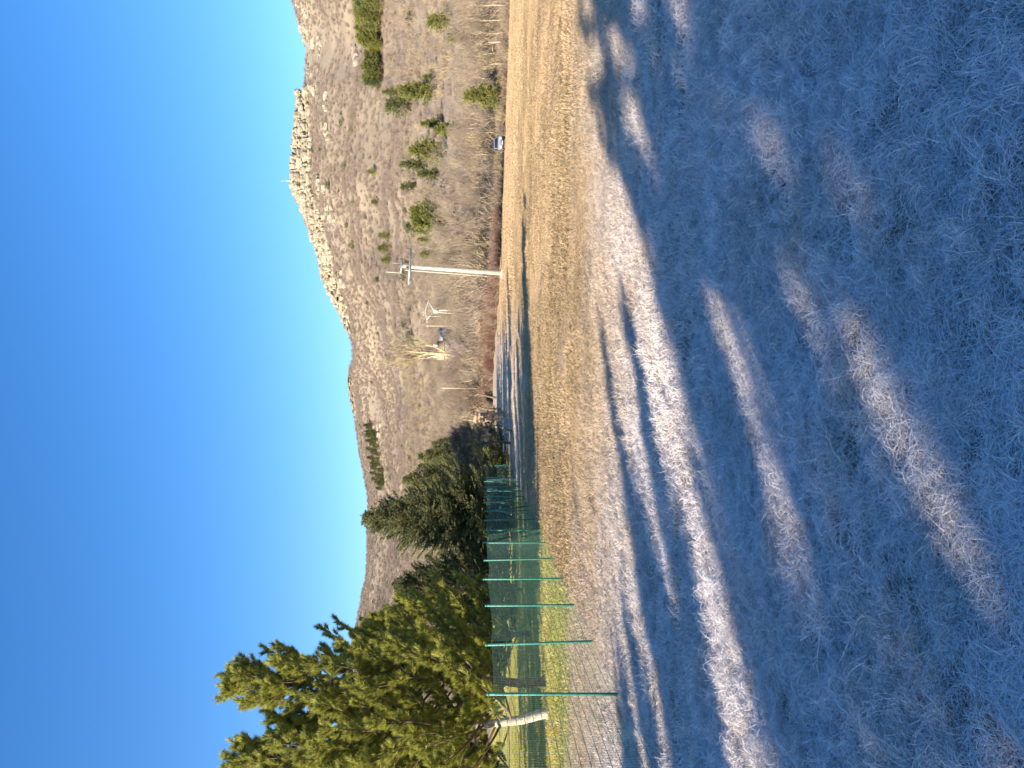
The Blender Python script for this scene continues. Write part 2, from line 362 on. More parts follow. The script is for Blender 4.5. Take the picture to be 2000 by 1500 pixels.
def grass_disc(dens, R, hmin, hmax, w, curl, seed, seg, lump_h=0.0, lump_l=.25):
    """a round piece of turf, thinning out at its rim so that neighbours mingle"""
    g = np.random.default_rng(seed); n = int(dens * math.pi * R * R)
    a = g.uniform(0, 6.28, n); rr = R * np.minimum(1.25, np.abs(g.normal(0, .10, n)) + np.sqrt(g.uniform(0, 1, n)) * .98); x = rr * np.cos(a); y = rr * np.sin(a)
    k = 6.28 / lump_l; ph = g.uniform(0, 6.28, 4)
    lump = .5 + .5 * np.sin(k * x + ph[0] + 1.3 * np.sin(k * .7 * y + ph[1])) * np.sin(k * .9 * y + ph[2] + 1.2 * np.sin(k * .8 * x + ph[3]))
    L = g.uniform(hmin, hmax, n) * (.65 + .6 * lump); la = 3 * np.sin(k * .31 * x + ph[1]) + 2.5 * np.sin(k * .27 * y + ph[2])
    az = la + g.normal(0, 1.15, n); el = g.uniform(.35, 1.3, n); turn = g.normal(0, curl * .7, n); bend = g.uniform(.3, 1.1, n) * curl
    p = np.stack([x, y, lump * lump_h - .004], 1); P = [p]; floor = p[:, 2] + .006
    for q in range(seg):
        d = np.stack([np.cos(az) * np.cos(el), np.sin(az) * np.cos(el), np.sin(el)], 1); p = p + d * (L / seg)[:, None]; p[:, 2] = np.maximum(p[:, 2], floor); P.append(p); el = el - bend / seg * 1.6; az = az + turn / seg
    side = np.stack([-np.sin(az), np.cos(az), g.normal(0, .5, n)], 1); side /= np.linalg.norm(side, axis=1)[:, None]
    wd = w * g.uniform(.6, 1.3, n); tp = np.linspace(1, .12, seg + 1) ** .7; V = []
    for q in range(seg + 1): V += [P[q] - side * (wd * tp[q] / 2)[:, None], P[q] + side * (wd * tp[q] / 2)[:, None]]
    V = np.stack(V, 1); m_ = 2 * (seg + 1); base = np.arange(n)[:, None] * m_
    mb = MB(); F_ = np.concatenate([base + np.array([[2 * q, 2 * q + 1, 2 * q + 3, 2 * q + 2]]) for q in range(seg)]); mb.add(V.reshape(-1, 3), F_)
    return mb.mesh('turf')
near_c = protos('rime_turf', [(grass_disc(19000, .34, .03, .115, .0029, 2.1, 10 + i, 5, .05), M['blade' if i % 3 else 'blade2']) for i in range(6)])
mid_c = protos('rime_patch', [(grass_disc(5200, .75, .035, .095, .0052, 1.4, 30 + i, 3, .03, .4), M['blade' if i % 2 else 'blade2']) for i in range(5)])
far_c = protos('stubble_patch', [(grass_disc(650, 1.9, .04, .09, .014, 1.0, 50 + i, 2, .02, 1.0), M['blade2' if i % 2 else 'blade']) for i in range(5)])
def lay_grass(name, coll, nidx, y0, y1, sp, slack, label, wid=.62):
    out = []; y = y0; row = 0
    while y < y1:
        hw = wid * y + slack; x = -hw + (row % 2) * sp / 2
        while x < hw: out.append((x + random.uniform(-.15, .15) * sp, y + random.uniform(-.15, .15) * sp)); x += sp
        y += sp * .87; row += 1
    q = np.array(out); n = len(q); x, y = q[:, 0], q[:, 1]; e = .3
    R = np.stack([np.arctan((ground(x, y + e) - ground(x, y - e)) / (2 * e)), -np.arctan((ground(x + e, y) - ground(x - e, y)) / (2 * e)), rng.uniform(0, 6.28, n)], 1)
    s = rng.uniform(.9, 1.15, n); S = np.stack([s, s, s * rng.uniform(.8, 1.2, n) * (1 + .45 * np.sin(x * 1.1 + 2 * np.sin(y * .8)) * np.sin(y * 1.3 + 1.7))], 1)
    # turn about the disc's own axis first, so tilt only by what a flat meadow needs
    R[:, 0] = 0; R[:, 1] = 0
    return scatter(name, np.stack([x, y, ground(x, y) - .004], 1), R, S, rng.integers(0, nidx, n), coll, label, 'grass')
lay_grass('frosted_grass', near_c, 6, .5, 5.4, .46, 1.2, 'long tangled frosted grass blades in the shaded foreground')
lay_grass('frosted_meadow', mid_c, 5, 5.3, 14.0, 1.02, 1.5, 'short frosted meadow grass around the edge of the tree shade')
lay_grass('straw_meadow', far_c, 5, 14.0, 50, 2.6, 3.0, 'dry straw coloured stubble of the sunlit meadow')
wide_c = protos('stubble_sweep', [(grass_disc(70, 6.0, .05, .12, .035, .9, 70 + i, 2, .02, 2.5), M['blade2']) for i in range(4)])
lay_grass('far_straw_meadow', wide_c, 4, 50, 92, 7.5, 4.0, 'pale dry stubble on the distant part of the meadow')

# ------------------------------------------------------------------ trees: generators
def unit(v): return v / (np.linalg.norm(v) + 1e-9)
def needles(mb, C, D, n, ln, w, splay, g):
    """n thin needles around each tuft centre C pointing along D"""
    C = np.repeat(C, n, 0); D = np.repeat(D, n, 0); k = len(C)
    r = g.normal(0, 1, (k, 3)); r -= D * (r * D).sum(1)[:, None]; r /= np.linalg.norm(r, axis=1)[:, None] + 1e-9
    sp = g.uniform(splay * .35, splay * 1.3, k)[:, None]; d = D * np.cos(sp) + r * np.sin(sp)
    L = (ln * g.uniform(.65, 1.15, k))[:, None]; sd = np.cross(d, g.normal(0, 1, (k, 3))); sd /= np.linalg.norm(sd, axis=1)[:, None] + 1e-9
    b = C + D * g.uniform(-.4, .2, k)[:, None] * ln
    mb.tris(b - sd * w / 2, b + sd * w / 2, b + d * L)
def make_pine(H, base, Lmax, seed, lean=(0, 0), whorl=.28, tuft_n=56, nl=.15, nw=.012, rise=(.15, .5), crown_pow=.75, dens=1.0):
    g = np.random.default_rng(seed); tr = MB(); br = MB(); nd = MB()
    K = 12; path = []
    for i in range(K + 1):
        f = i / K; path.append(np.array([lean[0] * math.sin(f * 2.6) / math.sin(2.6) if False else lean[0] * f, lean[1] * f, H * f]) + (g.normal(0, .04, 3) * np.array([1, 1, 0]) if 0 < i < K else 0))
    r0 = .0125 * H + .015; tr.tube([path[0] - np.array([0, 0, .3])] + [path[0] + np.array([0, 0, .12])] + path[1:], [r0 * 1.7, r0 * 1.12] + [r0 * (1 - .92 * (i / K) ** .9) + .008 for i in range(1, K + 1)], 9)
    def on(h):
        f = np.clip(h / H, 0, 1) * K; i = min(int(f), K - 1); return path[i] + (path[i + 1] - path[i]) * (f - i)
    C = []; D = []; h = base; az = g.uniform(0, 6.28)
    while h < H - .12:
        f = (h - base) / (H - base); Lh = Lmax * (1 - f) ** crown_pow * (.55 + .45 * min(1, f * 5 + .3)) + .22
        for q in range(int(g.integers(4, 6))):
            az += 2.4 + g.normal(0, .25); L = Lh * g.uniform(.6, 1.15); el = g.uniform(*rise) + .55 * f; p = on(h + g.uniform(-.08, .08)); P = [p]; ks = 6
            for k in range(ks):
                d = np.array([math.cos(az) * math.cos(el), math.sin(az) * math.cos(el), math.sin(el)]); p = p + d * L / ks; P.append(p); el += g.uniform(.02, .13); az += g.normal(0, .07)
            rb = .008 + .011 * L; br.tube(P, [rb * (1 - .85 * i / ks) + .002 for i in range(ks + 1)], 5, False)
            nt_ = max(4, int(L / .13 * dens))
            for j in range(nt_):
                fr = .28 + .72 * (j + g.uniform(0, .8)) / nt_; fr = min(fr, .99); i = min(int(fr * ks), ks - 1); b = P[i] + (P[i + 1] - P[i]) * (fr * ks - i); dl = unit(P[i + 1] - P[i])
                side = unit(np.cross(dl, [0, 0, 1.]) * (1 if j % 2 else -1) + g.normal(0, .25, 3) + np.array([0, 0, .25])); tl = g.uniform(.18, .42) * (1.2 - fr * .6) * min(1, .5 + L / 1.6)
                d0 = unit(dl * .75 + side * .85); e = b + d0 * tl * .6; e2 = e + unit(d0 + np.array([0, 0, .45])) * tl * .4
                br.tube([b, e, e2], [.006, .004, .002], 3, False)
                m_ = max(2, int(tl / .10 * dens))
                for q2 in range(m_):
                    ff = .35 + .65 * (q2 + 1) / m_; c = b + (e - b) * min(1, ff / .6) if ff < .6 else e + (e2 - e) * (ff - .6) / .4
                    C.append(c); D.append(unit(d0 + np.array([0, 0, .35]) + g.normal(0, .18, 3)))
            for q2 in range(4):
                C.append(P[-1] - (P[-1] - P[-2]) * q2 * .22); D.append(unit(P[-1] - P[-2] + g.normal(0, .1, 3) * L))
        h += whorl * g.uniform(.75, 1.25) * (1 - .35 * f)
    for q in range(8): C.append(path[-1] - np.array([0, 0, q * .06])); D.append(unit(np.array([0, 0, 1.]) + g.normal(0, .25, 3)))
    needles(nd, np.array(C), np.array(D), tuft_n, nl, nw, .62, g)
    return tr, br, nd
def make_spruce(H, base, Lmax, seed, step=.15, dn=42, crown_pow=.85, nl=.085, nw=.026):
    g = np.random.default_rng(seed); tr = MB(); br = MB(); nd = MB()
    tr.tube([[0, 0, 0], [.03, 0, H * .4], [0, .03, H]], [.02 * H, .012 * H, .01], 8)
    C = []; D = []; h = base; az = 0
    while h < H - .08:
        f = (h - base) / (H - base); Lh = Lmax * (1 - f) ** crown_pow + .12
        for q in range(int(g.integers(7, 10))):
            az += 2.4 + g.normal(0, .3); L = Lh * g.uniform(.62, 1.12); el = g.uniform(-.22, .12) + .7 * f; p = np.array([0, 0, h + g.uniform(-.1, .1)]); P = [p]; ks = 5
            for k in range(ks):
                d = np.array([math.cos(az) * math.cos(el), math.sin(az) * math.cos(el), math.sin(el)]); p = p + d * L / ks; P.append(p); el += g.uniform(.02, .18)
            br.tube(P, [.006 + .010 * L * (1 - .9 * i / ks) for i in range(ks + 1)], 4, False)
            nt_ = max(4, int(L / .10))
            for j in range(nt_):
                fr = min(.2 + .8 * (j + g.uniform(0, .8)) / nt_, .99); i = min(int(fr * ks), ks - 1); b = P[i] + (P[i + 1] - P[i]) * (fr * ks - i); dl = unit(P[i + 1] - P[i])
                side = unit(np.cross(dl, [0, 0, 1.]) * (1 if j % 2 else -1) + g.normal(0, .2, 3)); tl = (.10 + .34 * L * (1 - fr) ** .7) * g.uniform(.6, 1.1); d0 = unit(dl * .8 + side * .8 + np.array([0, 0, -.08]))
                m_ = max(2, int(tl / .06))
                for q2 in range(m_): C.append(b + d0 * tl * (q2 + .7) / m_ + np.array([0, 0, -.05 * tl * q2 / m_])); D.append(unit(d0 + np.array([0, 0, .15]) + g.normal(0, .1, 3)))
            C.append(P[-1]); D.append(unit(P[-1] - P[-2]))
        h += step * g.uniform(.8, 1.2) * (1 - .3 * f)
    C = np.array(C); D = np.array(D)
    needles(nd, C, D, max(2, int(dn / 3.5)), nl, nw, .7, g)
    return tr, br, nd
def make_far_pine(H, W, seed, shape='cone'):
    g = np.random.default_rng(seed); tr = MB(); nd = MB(); br = MB()
    tr.tube([[0, 0, -.3], [.05, 0, H * .5], [0, .05, H * .97]], [.022 * H, .014 * H, .01], 6)
    A = []; Dr = []
    nw_ = 13; az = 0
    for i in range(nw_):
        f = (i + .5) / nw_; h = H * (.16 + .84 * f)
        R = W / 2 * ((1 - f) ** .8 if shape == 'cone' else math.sqrt(max(0, 1 - (f * 1.02 - .12) ** 2)) * (1 - .4 * f)) + .05 * W
        for q in range(9):
            az += 2.4 + g.normal(0, .5); L = R * g.choice([.35, .6, .85, 1.0, 1.3]) * g.uniform(.85, 1.1); e = np.array([math.cos(az) * L, math.sin(az) * L, h + g.uniform(-.02, .06) * H + .12 * L])
            b = np.array([0, 0, h - .04 * H]); br.tube([b, (b + e) / 2 - [0, 0, .05 * L], e], [.010 * H * .5, .004 * H * .6, .003], 3, False)
            for k in range(5):
                t = .35 + .65 * (k + 1) / 5; A.append(b + (e - b) * t + g.normal(0, .06 * W, 3) * [1, 1, .6]); Dr.append(unit(e - b + [0, 0, .25 * L]))
    needles(nd, np.array(A), np.array(Dr), 14, .075 * H, .017 * H, .75, g)
    return tr, br, nd
def make_bare(H, W, seed, levels=3, up=.9, trunk_f=.22, r0=None, fine=.012, nb=(4, 6), upright=0.0):
    """leafless tree: trunk with limbs, and a crown of fine twigs"""
    g = np.random.default_rng(seed); tr = MB(); tw = MB()
    r0 = r0 or .013 * H; tips = []
    def grow(p, d, L, r, lev):
        ks = 4 if lev < 2 else 3; P = [p]; dd = d
        for k in range(ks):
            dd = unit(dd + g.normal(0, .13, 3) + np.array([0, 0, .07 + .18 * upright])); p = p + dd * L / ks; P.append(p)
        R = [r * (1 - .55 * i / ks) for i in range(ks + 1)]
        (tr if lev < 2 else tw).tube(P, R, 6 if lev == 0 else 4 if lev == 1 else 3, False)
        if lev >= levels: return
        n = int(g.integers(*nb)) + (2 if lev else 0)
        for j in range(n):
            fr = (.35 if lev else .45) + (.65 if lev else .55) * (j + g.uniform(.2, 1)) / n; fr = min(fr, 1); i = min(int(fr * ks), ks - 1); b = P[i] + (P[i + 1] - P[i]) * (fr * ks - i)
            az = j * 2.4 + g.uniform(0, 1.5); sp = g.uniform(.35, .95) * up; t = unit(P[i + 1] - P[i])
            a = unit(np.cross(t, [0, 0, 1.]) if abs(t[2]) < .95 else np.array([1., 0, 0])); bb_ = np.cross(t, a); nd_ = unit(t * math.cos(sp) + (a * math.cos(az) + bb_ * math.sin(az)) * math.sin(sp))
            grow(b, nd_, L * g.uniform(.45, .75) * (1.15 - .35 * fr), max(fine, r * .5 * (1.1 - .5 * fr)), lev + 1)
        if lev > 0: grow(P[-1], unit(P[-1] - P[-2]), L * .5, max(fine, r * .42), lev + 1)
    grow(np.array([0, 0, -.1]), np.array([0, 0, 1.]), H * .55, r0, 0)
    V = np.concatenate(tw.v); sx = W / (np.ptp(V[:, 0]) + 1e-6); sz = H / V[:, 2].max(); sy = W / (np.ptp(V[:, 1]) + 1e-6)
    for m_ in (tr, tw): m_.v = [v * np.array([sx, sy, sz]) for v in m_.v]
    return tr, tw
def conifer(name, parts, loc, mats, rz=0, scale=1, label='', group=None, cat='tree'):
    r = empty(name, loc, rz); r.scale = (scale,) * 3
    parts[0].build('trunk', mats[0], r, True); parts[1].build('branches', mats[1], r); parts[2].build('crown', mats[2], r)
    return tag(r, label, cat, group)
def bare_tree(name, parts, loc, mats, rz=0, scale=1, label='', group=None, cat='tree'):
    r = empty(name, loc, rz); r.scale = (scale,) * 3
    parts[0].build('trunk', mats[0], r, True); parts[1].build('crown', mats[1], r)
    return tag(r, label, cat, group)

# ------------------------------------------------------------------ limestone crag along the ridge
crag = empty('limestone_cliff', (0, 620, 0)); tag(crag, kind='structure')
blocks = []
for i in range(7):
    mb = MB(); g = np.random.default_rng(100 + i); nx, nz = 5, 5
    # a weathered block: a subdivided box with pushed faces and split edges
    xs = np.linspace(-.5, .5, nx); zs = np.linspace(-.5, .5, nz); X, Z = np.meshgrid(xs, zs)
    Yf = -.5 + g.normal(0, .09, X.shape) + .08 * np.abs(X * 2) ** 6 + .10 * (np.round(g.uniform(0, 1, (nz, 1))) - .5) + .25 * np.clip(Z, 0, 1) ** 2
    X = X + g.normal(0, .03, X.shape); Z = Z + g.normal(0, .02, Z.shape)
    front = np.stack([X, Yf, Z], 2).reshape(-1, 3); I = np.arange(nx * nz).reshape(nz, nx)
    Q = np.stack([I[:-1, :-1], I[:-1, 1:], I[1:, 1:], I[1:, :-1]], 2).reshape(-1, 4)
    back = np.array([[-.5, .5, -.5], [.5, .5, -.5], [.5, .5, .5], [-.5, .5, .5]]); n0 = nx * nz
    V = np.concatenate([front, back]); mb.add(V, Q)
    e = [I[-1, j] for j in range(nx)]; mb.f.append(np.array([[e[j] for j in range(nx)] + [n0 + 2, n0 + 3]]))
    l = [I[j, 0] for j in range(nz)]; mb.f.append(np.array([l + [n0 + 3, n0]])); r_ = [I[j, -1] for j in range(nz)]; mb.f.append(np.array([r_[::-1] + [n0 + 1, n0 + 2]]))
    me = mb.mesh('rock_block'); me.materials.append(M['rock']); blocks.append(me)
def crag_block(x, y, z, sx, sy, sz, tilt=.06):
    o = bpy.data.objects.new('rock_block', random.choice(blocks)); COL.objects.link(o); o.parent = crag
    o.location = (x, y - 620, z); o.scale = (sx, sy, sz); o.rotation_euler = (random.uniform(-tilt, tilt), random.uniform(-tilt, tilt), random.uniform(-.3, .25))
ROWS = 4
for j in range(ROWS):
    u = 695.0 + random.uniform(0, 8)
    while u < 1318:
        D = float(interp(RU, RD, u)); cv = float(interp(CU, CV, u)); hh = cv * D / F; wpx = random.uniform(6, 21)
        if hh > 1.6:
            w = wpx * D / F; x = (u + wpx / 2 - 750) / F * D; zb = CAM_H + D * (937 - float(interp(RU, RV, u + wpx / 2)) - cv) / F; zl = min(zb, gz(x, D - 5)) - 1.0; zt = zb + hh - .5
            bh = (zt - zl) / ROWS; crag_block(x, D - 3.2 + j * 1.0 + random.uniform(-1.3, 1.3), zl + bh * (j + .5) + random.uniform(-.3, .3), w * random.uniform(1.08, 1.3), 8, bh * random.uniform(1.1, 1.35), .05)
        u += wpx
for q in range(26):
    u = random.uniform(1320, 1500); D = float(interp(RU, RD, u)); x = (u - 750) / F * D; y = D - random.uniform(1, 40); crag_block(x, y, gz(x, y), random.uniform(2, 5), random.uniform(2, 4), random.uniform(1.5, 3.2), .2)
for uu, vv, n_ in [(1090, 640, 7), (1075, 655, 7), (1140, 628, 6), (960, 668, 5), (1420, 620, 6), (1330, 612, 6), (1440, 590, 6), (1300, 640, 5), (1390, 690, 4), (1240, 635, 4), (640, 722, 4), (665, 740, 5)]:
    for q in range(n_):
        p = hit(uu + random.uniform(-16, 16), vv + random.uniform(-9, 9)); o = bpy.data.objects.new('rock_block', random.choice(blocks)); COL.objects.link(o); o.parent = crag
        o.location = (p.x, p.y - 620, p.z + .5); o.scale = (random.uniform(3, 7), random.uniform(2.5, 4), random.uniform(1.5, 4)); o.rotation_euler = (random.uniform(-.3, .1), random.uniform(-.2, .2), random.uniform(-.5, .5))

# ------------------------------------------------------------------ scrub on the hill
def shrub(nst, W, seed, w, up=.9):
    g = np.random.default_rng(seed); mb = MB()
    for _ in range(nst):
        az = g.uniform(0, 6.28); el = g.uniform(.45, 1.45); b = np.array([g.normal(0, .12), g.normal(0, .12), -.03]); L = g.uniform(.55, 1.0)
        d = np.array([math.cos(az) * math.cos(el) * W, math.sin(az) * math.cos(el) * W, math.sin(el)]); e = b + d * L; s_ = unit(np.cross(d, g.normal(0, 1, 3)))
        mb.tris(np.array([b - s_ * w]), np.array([b + s_ * w]), np.array([e]))
        for q in range(3):
            t = g.uniform(.35, .9); c = b + (e - b) * t; d2 = unit(d + g.normal(0, .55, 3)) * g.uniform(.15, .35); s2 = unit(np.cross(d2, g.normal(0, 1, 3)))
            mb.tris(np.array([c - s2 * w * .6]), np.array([c + s2 * w * .6]), np.array([c + d2]))
    return mb.mesh('shrub')
scrub_c = protos('scrub', [(shrub(46, 1.0, 200 + i, .016), M[['scrub', 'scrub2', 'scrub2', 'scrub', 'scrub3', 'scrub'][i]]) for i in range(6)])
def hill_pts(n, fmin, fmax, wid=.62):
    """even cover of the slope between the meadow's edge and the ridge"""
    out = []
    while len(out) < n:
        d = 1060 * math.sqrt(random.uniform(.006, 1)); x = random.uniform(-wid, wid) * d; u = 750 + F * x / d; b = float(border(u)); D = float(interp(RU, RD, u)); s = (d - b) / (D - b)
        if s < fmin or s > fmax: continue
        out.append((x, d, s))
    a = np.array(out); return a
hp = np.concatenate([hill_pts(52000, .012, .985), hill_pts(2600, .985, 1.012)])
cover = base_noise(hp[:, 0] * 2.1 + 40, hp[:, 1] * 1.7) + rng.normal(0, .45, len(hp))
midgrass = (hp[:, 2] > .12) & (hp[:, 2] < .42) & (hp[:, 0] > 20) & (rng.uniform(0, 1, len(hp)) < .5)
hp = hp[(cover > -.75) & ~midgrass]; n = len(hp)
P = np.stack([hp[:, 0], hp[:, 1], ground(hp[:, 0], hp[:, 1]) - .1], 1)
s = rng.uniform(1.3, 3.4, n) * (1 + .5 * (hp[:, 2] < .12)); S = np.stack([s, s, s * rng.uniform(.8, 1.25, n)], 1)
upper = hp[:, 2] > .45
idx = np.where(upper, rng.choice([1, 2, 1, 2, 0, 3], n), rng.choice([0, 3, 5, 4, 4, 1], n))
scatter('hillside_scrub', P, np.stack([rng.normal(0, .1, n), rng.normal(0, .1, n), rng.uniform(0, 6.28, n)], 1), S, idx, scrub_c, 'leafless brown and mauve scrub covering the hillside', 'scrub')

bare_protos = []
for i in range(6):
    bare_protos.append(make_bare(10, [7, 6, 8, 5.5, 7.5, 6.5][i], 300 + i, 3, .85, fine=.017, upright=[.3, .6, .1, .8, .3, .5][i]))
def joined(parts):
    mb = MB()
    for p in parts:
        b = mb.n
        for v in p.v: mb.v.append(v)
        for f in p.f: mb.f.append(f + b)
        mb.n += p.n
    return mb.mesh('bare_wood')
wood_c = protos('bare_wood', [(joined(bare_protos[i]), M[['scrub', 'barebark', 'scrub2', 'barebark'][i]]) for i in range(4)])
hp = hill_pts(12000, .02, .55); cv_ = base_noise(hp[:, 0] * 1.6 - 90, hp[:, 1] * 1.5) + rng.normal(0, .3, len(hp))
hp = hp[((cv_ > .05) | (hp[:, 2] < .10)) & (rng.uniform(0, 1, len(hp)) < np.where(hp[:, 2] < .14, .85, .5))]; n = len(hp)
P = np.stack([hp[:, 0], hp[:, 1], ground(hp[:, 0], hp[:, 1]) - .1], 1); s = rng.uniform(.35, .8, n)
scatter('bare_woodland', P, np.stack([rng.normal(0, .05, n), rng.normal(0, .05, n), rng.uniform(0, 6.28, n)], 1), np.stack([s, s, s], 1), rng.integers(0, 4, n), wood_c, 'far bare woodland spread over the lower slope of the hill', 'woodland')
# junipers dotted over the upper slope
def juni(seed):
    g = np.random.default_rng(seed); mb = MB(); C = g.normal(0, 1, (60, 3)) * [.33, .33, .25] + [0, 0, .5]; needles(mb, C, np.tile([[0, 0, 1.]], (60, 1)), 5, .3, .12, .9, g); return mb.mesh('juniper')
jun_c = protos('juniper', [(juni(400 + i), M['juniper']) for i in range(3)])
hp = hill_pts(420, .35, .99); hp = hp[(base_noise(hp[:, 0] * 2, hp[:, 1] * 2) + rng.normal(0, .4, len(hp))) > .1]; n = len(hp)
s = rng.uniform(1.6, 3.8, n)
scatter('juniper_scrub', np.stack([hp[:, 0], hp[:, 1], ground(hp[:, 0], hp[:, 1]) - .2], 1), np.stack([0 * s, 0 * s, rng.uniform(0, 6.28, n)], 1), np.stack([s, s, s * .9], 1), rng.integers(0, 3, n), jun_c, 'small dark evergreen bushes dotted over the upper hillside', 'bushes')

# red-brown thicket and dry grass along the meadow's far edge
red_c = protos('thicket', [(shrub(60, .7, 500 + i, .012), M['redtwig']) for i in range(3)] + [(shrub(50, .8, 510, .012), M['scrub'])])
px = []
for _ in range(1500):
    u = random.uniform(715, 1082); b = float(border(u)); d = b + random.uniform(1.0, 6.0 + 16 * (1 - min(1, max(0, (u - 720) / 240)))); x = (u - 750) / F * d; px.append((x, d, gz(x, d) - .1, random.uniform(1.1, 2.3) * (1.1 if u < 940 else .8)))
px = np.array(px); n = len(px)
scatter('reddish_thicket', px[:, :3], np.stack([np.zeros(n), np.zeros(n), rng.uniform(0, 6.28, n)], 1), np.repeat(px[:, 3:4], 3, 1), rng.choice([0, 1, 2, 3, 3], n), red_c, 'dense red brown thicket along the far edge of the meadow', 'thicket')
px = []
for _ in range(1500):
    u = random.choice([random.uniform(1080, 1560), random.uniform(500, 720)]); b = float(border(u)); d = b + random.uniform(.6, 7.0); x = (u - 750) / F * d; px.append((x, d, gz(x, d) - .1, random.uniform(.7, 2.2)))
px = np.array(px); n = len(px)
scatter('field_edge_scrub', px[:, :3], np.stack([np.zeros(n), np.zeros(n), rng.uniform(0, 6.28, n)], 1), np.repeat(px[:, 3:4], 3, 1), rng.choice([0, 3, 4, 5, 0, 1], n), scrub_c, 'brown leafless undergrowth below the trees at the field edge', 'scrub')

# ------------------------------------------------------------------ single bare trees along the field edge
proto_bare = []
for i, pr in enumerate(bare_protos):
    me = [p.mesh(nm, sm) for p, nm, sm in ((pr[0], 'trunk', True), (pr[1], 'crown', False))]
    me[0].materials.append(M['barebark']); me[1].materials.append(M[['scrub', 'barebark', 'scrub', 'barebark', 'scrub', 'barebark'][i]]); proto_bare.append(me)
def put_bare(k, loc, s, rz, label, group):
    r = empty('bare_tree', loc, rz); r.scale = (s * random.uniform(.9, 1.1), s, s)
    for me in proto_bare[k]:
        o = bpy.data.objects.new(me.name.split('.')[0], me); COL.objects.link(o); o.parent = r
    return tag(r, label, 'tree', group)
# column, extra distance behind the meadow's edge, row of the crown top
segs = [
    ('leafless tree right of the field edge pine', 'bare trees right of the field edge pine', [(1490, 2, 862), (1462, 5, 890), (1440, 2, 905), (1418, 3, 882), (1398, 7, 880), (1376, 2, 895), (1352, 6, 890), (1345, 10, 875), (1480, 9, 850), (1520, 4, 850), (1550, 8, 860)]),
    ('leafless tree between the silver car and the field edge pine', 'bare trees between car and field edge pine', [(1292, 4, 905), (1272, 3, 920), (1256, 6, 918), (1240, 4, 905)]),
    ('leafless tree left of the silver car at the field edge', 'bare trees left of the car', [(1198, 4, 880), (1180, 5, 895), (1165, 8, 890), (1150, 4, 905), (1136, 6, 890), (1120, 5, 902)]),
    ('leafless tree right of the tall concrete pylon', 'bare trees right of the concrete pylon', [(1100, 6, 905), (1084, 8, 900), (1064, 10, 895), (1045, 9, 905), (1026, 8, 890), (1008, 10, 900), (992, 12, 898)]),
    ('leafless tree between the two power pylons', 'bare trees between the pylons', [(948, 14, 890), (932, 20, 885), (918, 24, 880), (905, 26, 890)]),
    ('leafless tree left of the forked pylon', 'bare trees left of the second pylon', [(872, 30, 885), (858, 34, 880), (770, 22, 862), (757, 26, 850), (744, 24, 872)]),
    ('leafless tree beyond the meadow right of the spruces', 'bare trees beyond the meadow by the spruces', [(730, 10, 880), (716, 14, 890), (704, 8, 868), (690, 20, 860), (676, 16, 850), (660, 22, 858)]),
]
kk = 0
for label, grp, lst in segs:
    for no, (u, ex, vt) in enumerate(sorted(lst)):
        d = float(border(u)) + ex; x = (u - 750) / F * d; z = gz(x, d); zt = CAM_H + d * (937 - vt) / F
        put_bare(kk % 6, (x, d, z - .05), max(.35, (zt - z) / 10), random.uniform(0, 6.28), label + ', %s from the left' % 'first second third fourth fifth sixth seventh eighth ninth tenth eleventh'.split()[no], grp); kk += 1

# pale poplar, white-barked tree, dark crooked trees
p = hit(790, 925); d = 168; x = (795 - 750) / F * d; z = gz(x, d)
H = CAM_H + d * (937 - 722) / F - z
bare_tree('poplar_tree', make_bare(H, 9.5, 611, 3, .42, fine=.035, nb=(6, 8), upright=1.0), (x, d, z), (M['poplar'], M['poplar']), 0, 1, 'tall pale leafless poplar with steep upright branches at the hill foot')
d = 150; x = (821 - 750) / F * d; z = gz(x, d); H = CAM_H + d * (937 - 866) / F - z
bare_tree('birch_tree', make_bare(H, 3.6, 620, 2, .8, fine=.03, r0=.13), (x, d, z), (M['birch'], M['birch']), 0, 1, 'white barked leafless tree in front of the tan roofed house')
for i, (u, d, vt, lab) in enumerate([(722, 96, 905, 'crooked dark leafless tree right of its twin beyond the shaded meadow'), (700, 100, 908, 'crooked dark leafless tree left of its twin beyond the shaded meadow')]):
    x = (u - 750) / F * d; z = gz(x, d); H = CAM_H + d * (937 - vt) / F - z
    bare_tree('crooked_tree', make_bare(H, 4.5, 630 + i, 3, 1.2, fine=.02, r0=.12), (x, d, z), (M['twig'], M['twig']), 0, 1, lab, 'crooked dark trees')

# ------------------------------------------------------------------ pines on the slope
fp = [make_far_pine(6, [4.4, 3.2, 5.0, 3.6][i], 700 + i, ['cone', 'cone', 'round', 'cone'][i]) for i in range(4)]
fpm = []
for i, pr in enumerate(fp):
    ms = [pr[0].mesh('trunk', True), pr[1].mesh('branches'), pr[2].mesh('crown')]
    for me, mt in zip(ms, (M['bark'], M['twig'], M['farpine' if i != 2 else 'farpine'])): me.materials.append(mt)
    fpm.append(ms)
fpm_dark = []
for ms in fpm:
    c = ms[2].copy(); c.materials.clear(); c.materials.append(M['juniper']); fpm_dark.append([ms[0], ms[1], c])
def put_pine(u, vb, vt, k, label, group=None, dark=False, d=None):
    p = hit(u, vb) if d is None else Vector(((u - 750) / F * d, d, gz((u - 750) / F * d, d)))
    H = (CAM_H + p.y * (937 - vt) / F - p.z) * 1.08; r = empty('pine_tree', (p.x, p.y, p.z), random.uniform(0, 6.28)); s = max(.3, H / 6); r.scale = (s * random.uniform(.8, 1.0), s * .9, s)
    for me in (fpm_dark if dark else fpm)[k]:
        o = bpy.data.objects.new(me.name.split('.')[0], me); COL.objects.link(o); o.parent = r
    return tag(r, label, 'tree', group)
put_pine(1313, 978, 915, 0, 'young bright green pine at the field edge right of the car', d=float(border(1313)) + 1.0)
